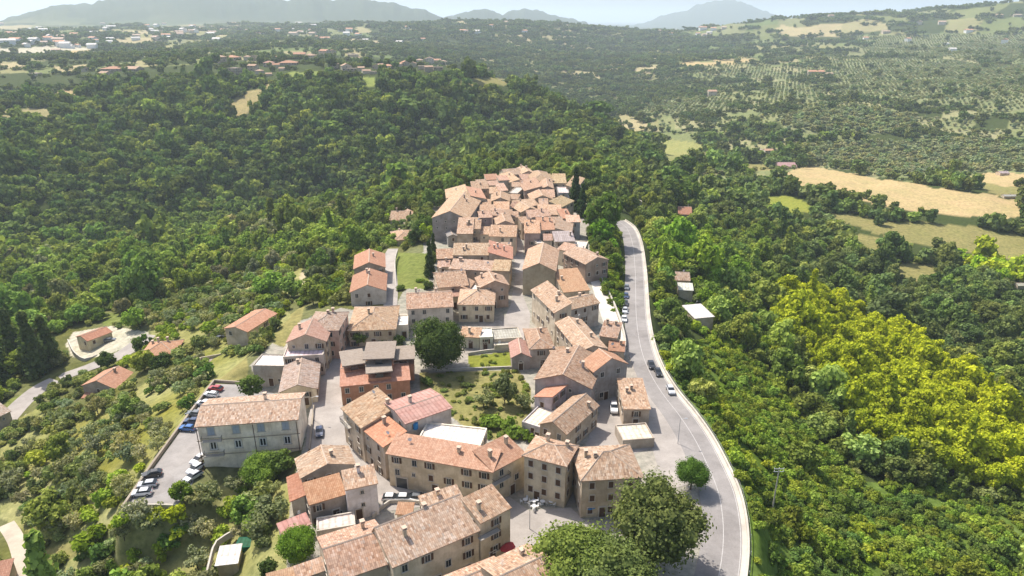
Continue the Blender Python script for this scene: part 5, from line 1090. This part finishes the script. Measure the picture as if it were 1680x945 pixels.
# ------------------------------------------------------------------ cars
def car_meshes():
    prof = [(-2.05,.35),(-2.08,.72),(-1.95,.95),(-1.2,1.0),(-.75,1.02),(1.0,.98),(1.75,.86),(2.02,.7),(2.06,.35)]   # lower body, nose to +x
    v = []; f = []
    for s in (-1, 1):
        for x, z in prof: v.append((x, s*(.86 if z > .8 else .89)*(.94 if abs(x) > 1.9 else 1), z))
    n = len(prof)
    for i in range(n): j = (i+1) % n; f.append((i, j, n+j, n+i))
    f.append(tuple(range(n))[::-1]); f.append(tuple(range(n, 2*n)))
    k = len(v)   # roof panel
    for z, x0, x1, y in ((1.36,-1.35,.22,.66),(1.46,-1.2,.1,.6)):
        for x, yy in ((x0,-y),(x1,-y),(x1,y),(x0,y)): v.append((x,yy,z))
    for q in ((4,5,6,7),(0,1,5,4),(1,2,6,5),(2,3,7,6),(3,0,4,7)): f.append(tuple(k+i for i in q))
    body = mesh('body', v, f, [PAINT]); bm = bmesh.new(); bm.from_mesh(body); bmesh.ops.recalc_face_normals(bm, faces=bm.faces); bmesh.ops.bevel(bm, geom=[e for e in bm.edges if len(e.link_faces) == 2 and e.calc_face_angle() > .5], offset=.05, segments=2, affect='EDGES'); bm.to_mesh(body); bm.free()
    g = MB(); a = [(-1.95,-.78,.96),(.95,-.78,.96),(.95,.78,.96),(-1.95,.78,.96)]; c = [(-1.35,-.66,1.365),(.22,-.66,1.365),(.22,.66,1.365),(-1.35,.66,1.365)]
    for i in range(4): j = (i+1) % 4; g.quad((a[i],a[j],c[j],c[i]))
    glass = g.mesh('windows', [GLASS])
    w = MB(); w.tube((0,-.1,0),(0,.1,0),.32,.32,0,14); w.tube((0,-.105,0),(0,.105,0),.18,.18,1,10); wheel = w.mesh('wheel', [RUBBER, STEEL])
    h = MB(); h.box((0,0,0),(.1,.34,.14)); light = h.mesh('headlight', [LAMPG]); h = MB(); h.box((0,0,0),(.1,.26,.16)); tail = h.mesh('tail_light', [RED]); return body, glass, wheel, light, tail
CARM = car_meshes()
def car(p, q, z, col, label, s=1., hgt_=1., name='parked_car', cat='car', group=None):
    a, b = P(*p, z), P(*q, z); ang = math.atan2(b[1]-a[1], b[0]-a[0]); x, y = (a[0]+b[0])/2, (a[1]+b[1])/2
    r = obj(name, None, None, (x, y, z+.06), ang); tag(r, label, cat, group); r.scale = (s, s, s*hgt_)
    obj('body', CARM[0], r, color=col); obj('windows', CARM[1], r)
    for sx, sy in ((1.3,.78),(1.3,-.78),(-1.3,.78),(-1.3,-.78)): obj('wheel', CARM[2], r, (sx, sy, .32))
    for sy in (-.6,.6): obj('headlight', CARM[3], r, (2.0, sy, .72)); obj('tail_light', CARM[4], r, (-2.02, sy, .78))
    return r
W_, SI, BK, NV, BL, RD_, GY = (.75,.75,.75), (.5,.51,.53), (.02,.02,.022), (.02,.04,.1), (.02,.11,.32), (.35,.03,.03), (.14,.15,.16)
PKG = 'cars in the car park'; z = -2.5
for p, q, c, l in (((366,642),(342,639),RD_,'dark red car furthest up the car park wall'),((360,652),(334,649),W_,'white hatchback next to the red car'),((347,666),(322,664),SI,'silver car third from the top of the car park'),((332,683),(307,681),GY,'dark grey car between silver and navy cars'),((328,695),(303,694),NV,'navy car just above the bright blue one'),((321,707),(295,705),BL,'bright blue car by the car park wall'),
 ((268,778),(232,785),BK,'black car at the lower end of the car park'),((262,796),(222,801),SI,'silver car below the black one in the car park'),((252,810),(214,814),W_,'white car at the bottom corner of the car park'),
 ((336,751),(318,763),SI,'silver car topmost against the white building end'),((331,766),(312,779),W_,'white car in the middle against the white building end'),((328,779),(307,792),SI,'silver car lowest against the white building end')):
    car(p, q, z, c, l, group=PKG)
z = 0
ST = 'cars parked in the streets'
car((497,676),(498,702), 0, W_, 'white car squeezed beside the right end of the white building', group=ST); car((525,700),(524,724), 0, NV, 'dark blue car on the sunny lower street', group=ST)
car((1066,594),(1071,610), 0, BK, 'black car upper of the two dark ones at the road wall', group=ST); car((1076,606),(1083,622), 0, BK, 'dark car lower of the two at the road wall', group=ST); car((1097,636),(1103,650), 0, SI, 'silver car driving alone on the ridge road', group=ST)
car((1006,664),(1008,684), 0, W_, 'white van in the shade of the grey gable house', s=1.05, hgt_=1.3, name='parked_van', cat='van', group=ST)
car((634,821),(654,821), 0, W_, 'white car left behind the street wall at the bend', group=ST); car((656,821),(676,821), 0, W_, 'white car right behind the street wall at the bend', group=ST); car((678,820),(698,820), 0, GY, 'grey car behind the wall beside two white ones', group=ST)
for px, py, zz, c, l in ((1028,474,-3.2,GY,'grey car, uppermost of the row on the upper ridge road'),(1027,488,-2.9,NV,'navy car in the row on the upper ridge road'),(1026,500,-2.5,BK,'black car in the row on the upper ridge road'),(1025,512,-2.2,SI,'silver car in the row on the upper ridge road'),(1024,526,-1.9,W_,'white car lowest of the row on the upper ridge road')):
    car((px, py-4), (px, py+4), zz, c, l, group='cars along the upper ridge road')
x, y, zz = hit(180, 561); car((172,561),(190,559), zz, GY, 'grey car in the gravel yard beside the cream bungalow', group=ST)
x, y, zz = hit(362, 558); car((354,560),(370,554), zz, BK, 'black car behind the long orange roofed house', group=ST)
# ------------------------------------------------------------------ cafe, lamps, poles
def cafe(px, py, label):
    x, y, z = P(px, py, .04); r = obj('cafe_table', None, None, (x, y, z)); tag(r, label, 'table', 'white cafe tables')
    b = MB(); b.tube((0,0,.7),(0,0,.75),.5,.5,0,16); obj('tabletop', b.mesh('tabletop', [WHITE]), r); b = MB(); b.tube((0,0,0),(0,0,.7),.05,.05); b.tube((0,0,0),(0,0,.05),.3,.25); obj('leg', b.mesh('leg', [WHITE]), r)
    for k in range(3):
        a = k*2.1+px; ch = obj('cafe_chair', None, None, (x+math.cos(a)*.85, y+math.sin(a)*.85, z), a+math.pi/2); tag(ch, f"white plastic chair around the {label}", 'chair', 'white cafe chairs')
        b = MB(); b.box((0,0,.44),(.44,.44,.05)); obj('seat', b.mesh('seat', [WHITE]), ch); b = MB(); b.box((0,-.2,.7),(.44,.04,.5)); obj('backrest', b.mesh('backrest', [WHITE]), ch)
        for sx in (-.18,.18):
            for sy in (-.18,.18): b = MB(); b.box((0,0,.21),(.04,.04,.42)); obj('leg', b.mesh('leg', [WHITE]), ch, (sx,sy,0))
for px, py, l in ((862,824,'leftmost white cafe table under the hip roofed house'),(876,826,'white cafe table second from left'),(890,827,'white cafe table third from left'),(876,835,'white cafe table standing forward in the piazza'),(904,827,'rightmost white cafe table near the shaded alley')): cafe(px, py, l)
def parasol(px, py, mat, label):
    x, y, z = P(px, py, .05); r = obj('parasol', None, None, (x, y, z)); tag(r, label, 'parasol'); b = MB(); b.tube((0,0,0),(0,0,2.5),.03,.03); obj('pole', b.mesh('pole', [STEEL]), r)
    v = [(0,0,2.7)]+[(1.5*math.cos(k*.785),1.5*math.sin(k*.785),2.15) for k in range(8)]+[(1.5*math.cos(k*.785),1.5*math.sin(k*.785),1.98) for k in range(8)]
    f = [(0,1+k,1+(k+1) % 8) for k in range(8)]+[(1+k,9+k,9+(k+1) % 8,1+(k+1) % 8) for k in range(8)]; obj('canopy', mesh('canopy', v, f, [mat]), r)
parasol(832,912,RED,'red parasol beside the speckled roof with balcony'); parasol(966,842,BLUEP,'blue parasol at the corner of the stone hip roof house')
def lamp(px, py, z, label, h=6.5):
    x, y, z = P(px, py, z); r = obj('street_lamp', None, None, (x, y, z)); tag(r, label, 'street lamp', 'street lamps'); b = MB(); b.tube((0,0,-.2),(0,0,h),.09,.06); b.tube((0,0,h-.1),(1.1,0,h+.2),.04,.03); obj('pole', b.mesh('pole', [STEEL]), r); b = MB(); b.box((1.3,0,h+.18),(.6,.26,.12)); obj('lamp_head', b.mesh('lamp_head', [STEEL]), r)
lamp(1112,728,0,'thin street lamp on the road apron above the round tree'); lamp(1022,545,-1.5,'street lamp at the lower end of the pale ramp'); lamp(869,868,0,'street lamp on the little piazza'); lamp(516,690,0,'street lamp between white and dark blue cars')
x, y, z = hit(1266, 842); r = obj('electricity_pole', None, None, (x, y, z-.5)); tag(r, 'tall electricity pole with crossarms standing in the scrub slope', 'pole')
b = MB(); b.tube((0,0,0),(0,0,12.5),.2,.12); obj('pole', b.mesh('pole', [CONCRETE]), r); b = MB()
for h_ in (11.6,12.3): b.box((0,0,h_),(2.2,.12,.12))
ca_ = obj('crossarm', b.mesh('crossarm', [STEEL]), r)
for h_ in (11.6,12.3):
    for s in (-1,0,1): b = MB(); b.tube((s,0,h_+.06),(s,0,h_+.36),.08,.05); obj('insulator', b.mesh('insulator', [WHITE]), ca_)
x, y, z = P(682,698,9.3); r = obj('water_tank', None, None, (x, y, z)); b = MB(); b.tube((0,0,0),(0,0,1.5),.6,.6,0,16); b.tube((0,0,1.5),(0,0,1.6),.62,.3,0,16); r.data = None
bpy.data.objects.remove(r); r = obj('water_tank', b.mesh('water_tank', [BLUEP]), None, (x, y-.6, z-.4)); tag(r, 'blue plastic water tank on the roof terrace', 'water tank')
# ------------------------------------------------------------------ air, sun, sky, camera
b = MB(); hx = 45000; b.box((0, 15000, 160), (2*hx, 2*hx, 640))
t = NT('haze_air'); pv = t.n('ShaderNodeVolumePrincipled'); pv.inputs['Color'].default_value = (.76,.88,1,1); pv.inputs['Density'].default_value = HAZE; pv.inputs['Anisotropy'].default_value = .2
t.l(pv.outputs[0], t.out.inputs['Volume']); hz = obj('haze', b.mesh('haze', [t.m])); hz['kind'] = 'stuff'
SUNAZ, SUNEL = math.atan2(-.72, .70), R(57)
w = bpy.data.worlds.new('World'); sc.world = w; w.use_nodes = True; nt_ = w.node_tree; nt_.nodes.clear()
sky = nt_.nodes.new('ShaderNodeTexSky'); sky.sky_type = 'NISHITA'; sky.sun_disc = False; sky.sun_elevation = SUNEL; sky.sun_rotation = SUNAZ; sky.air_density = 1.; sky.dust_density = 3.; sky.ozone_density = 1.
bg = nt_.nodes.new('ShaderNodeBackground'); bg.inputs[1].default_value = SKY; ow = nt_.nodes.new('ShaderNodeOutputWorld'); nt_.links.new(sky.outputs[0], bg.inputs[0]); nt_.links.new(bg.outputs[0], ow.inputs[0])
sl = bpy.data.lights.new('sun', 'SUN'); sl.energy = SUN; sl.angle = R(.53); sl.color = (1,.945,.86); so = bpy.data.objects.new('sun', sl); COL.objects.link(so)
dv_ = Vector((math.sin(SUNAZ)*math.cos(SUNEL), math.cos(SUNAZ)*math.cos(SUNEL), math.sin(SUNEL))); so.rotation_euler = dv_.to_track_quat('Z', 'Y').to_euler(); so.location = (-200, 150, 350)
cd = bpy.data.cameras.new('camera'); cam = bpy.data.objects.new('camera', cd); COL.objects.link(cam); cam.location = (0,0,CAMZ); cam.rotation_euler = (math.pi/2-PITCH, 0, 0)
cd.sensor_width = 36; cd.lens = F/1680*36; cd.clip_start = .5; cd.clip_end = 120000; sc.camera = cam
vs = sc.view_settings; vs.view_transform = 'Standard'; vs.look = 'None'; vs.exposure = EXPO; vs.gamma = 1; vs.use_curve_mapping = False
cy = sc.cycles; cy.max_bounces = 5; cy.diffuse_bounces = 3; cy.glossy_bounces = 2; cy.transmission_bounces = 2; cy.volume_bounces = 1; cy.transparent_max_bounces = 4; cy.use_denoising = True
try: cy.denoiser = 'OPENIMAGEDENOISE'; cy.denoising_input_passes = 'RGB_ALBEDO_NORMAL'
except Exception as e: print(e)
cy.use_adaptive_sampling = False; cy.caustics_reflective = False; cy.caustics_refractive = False
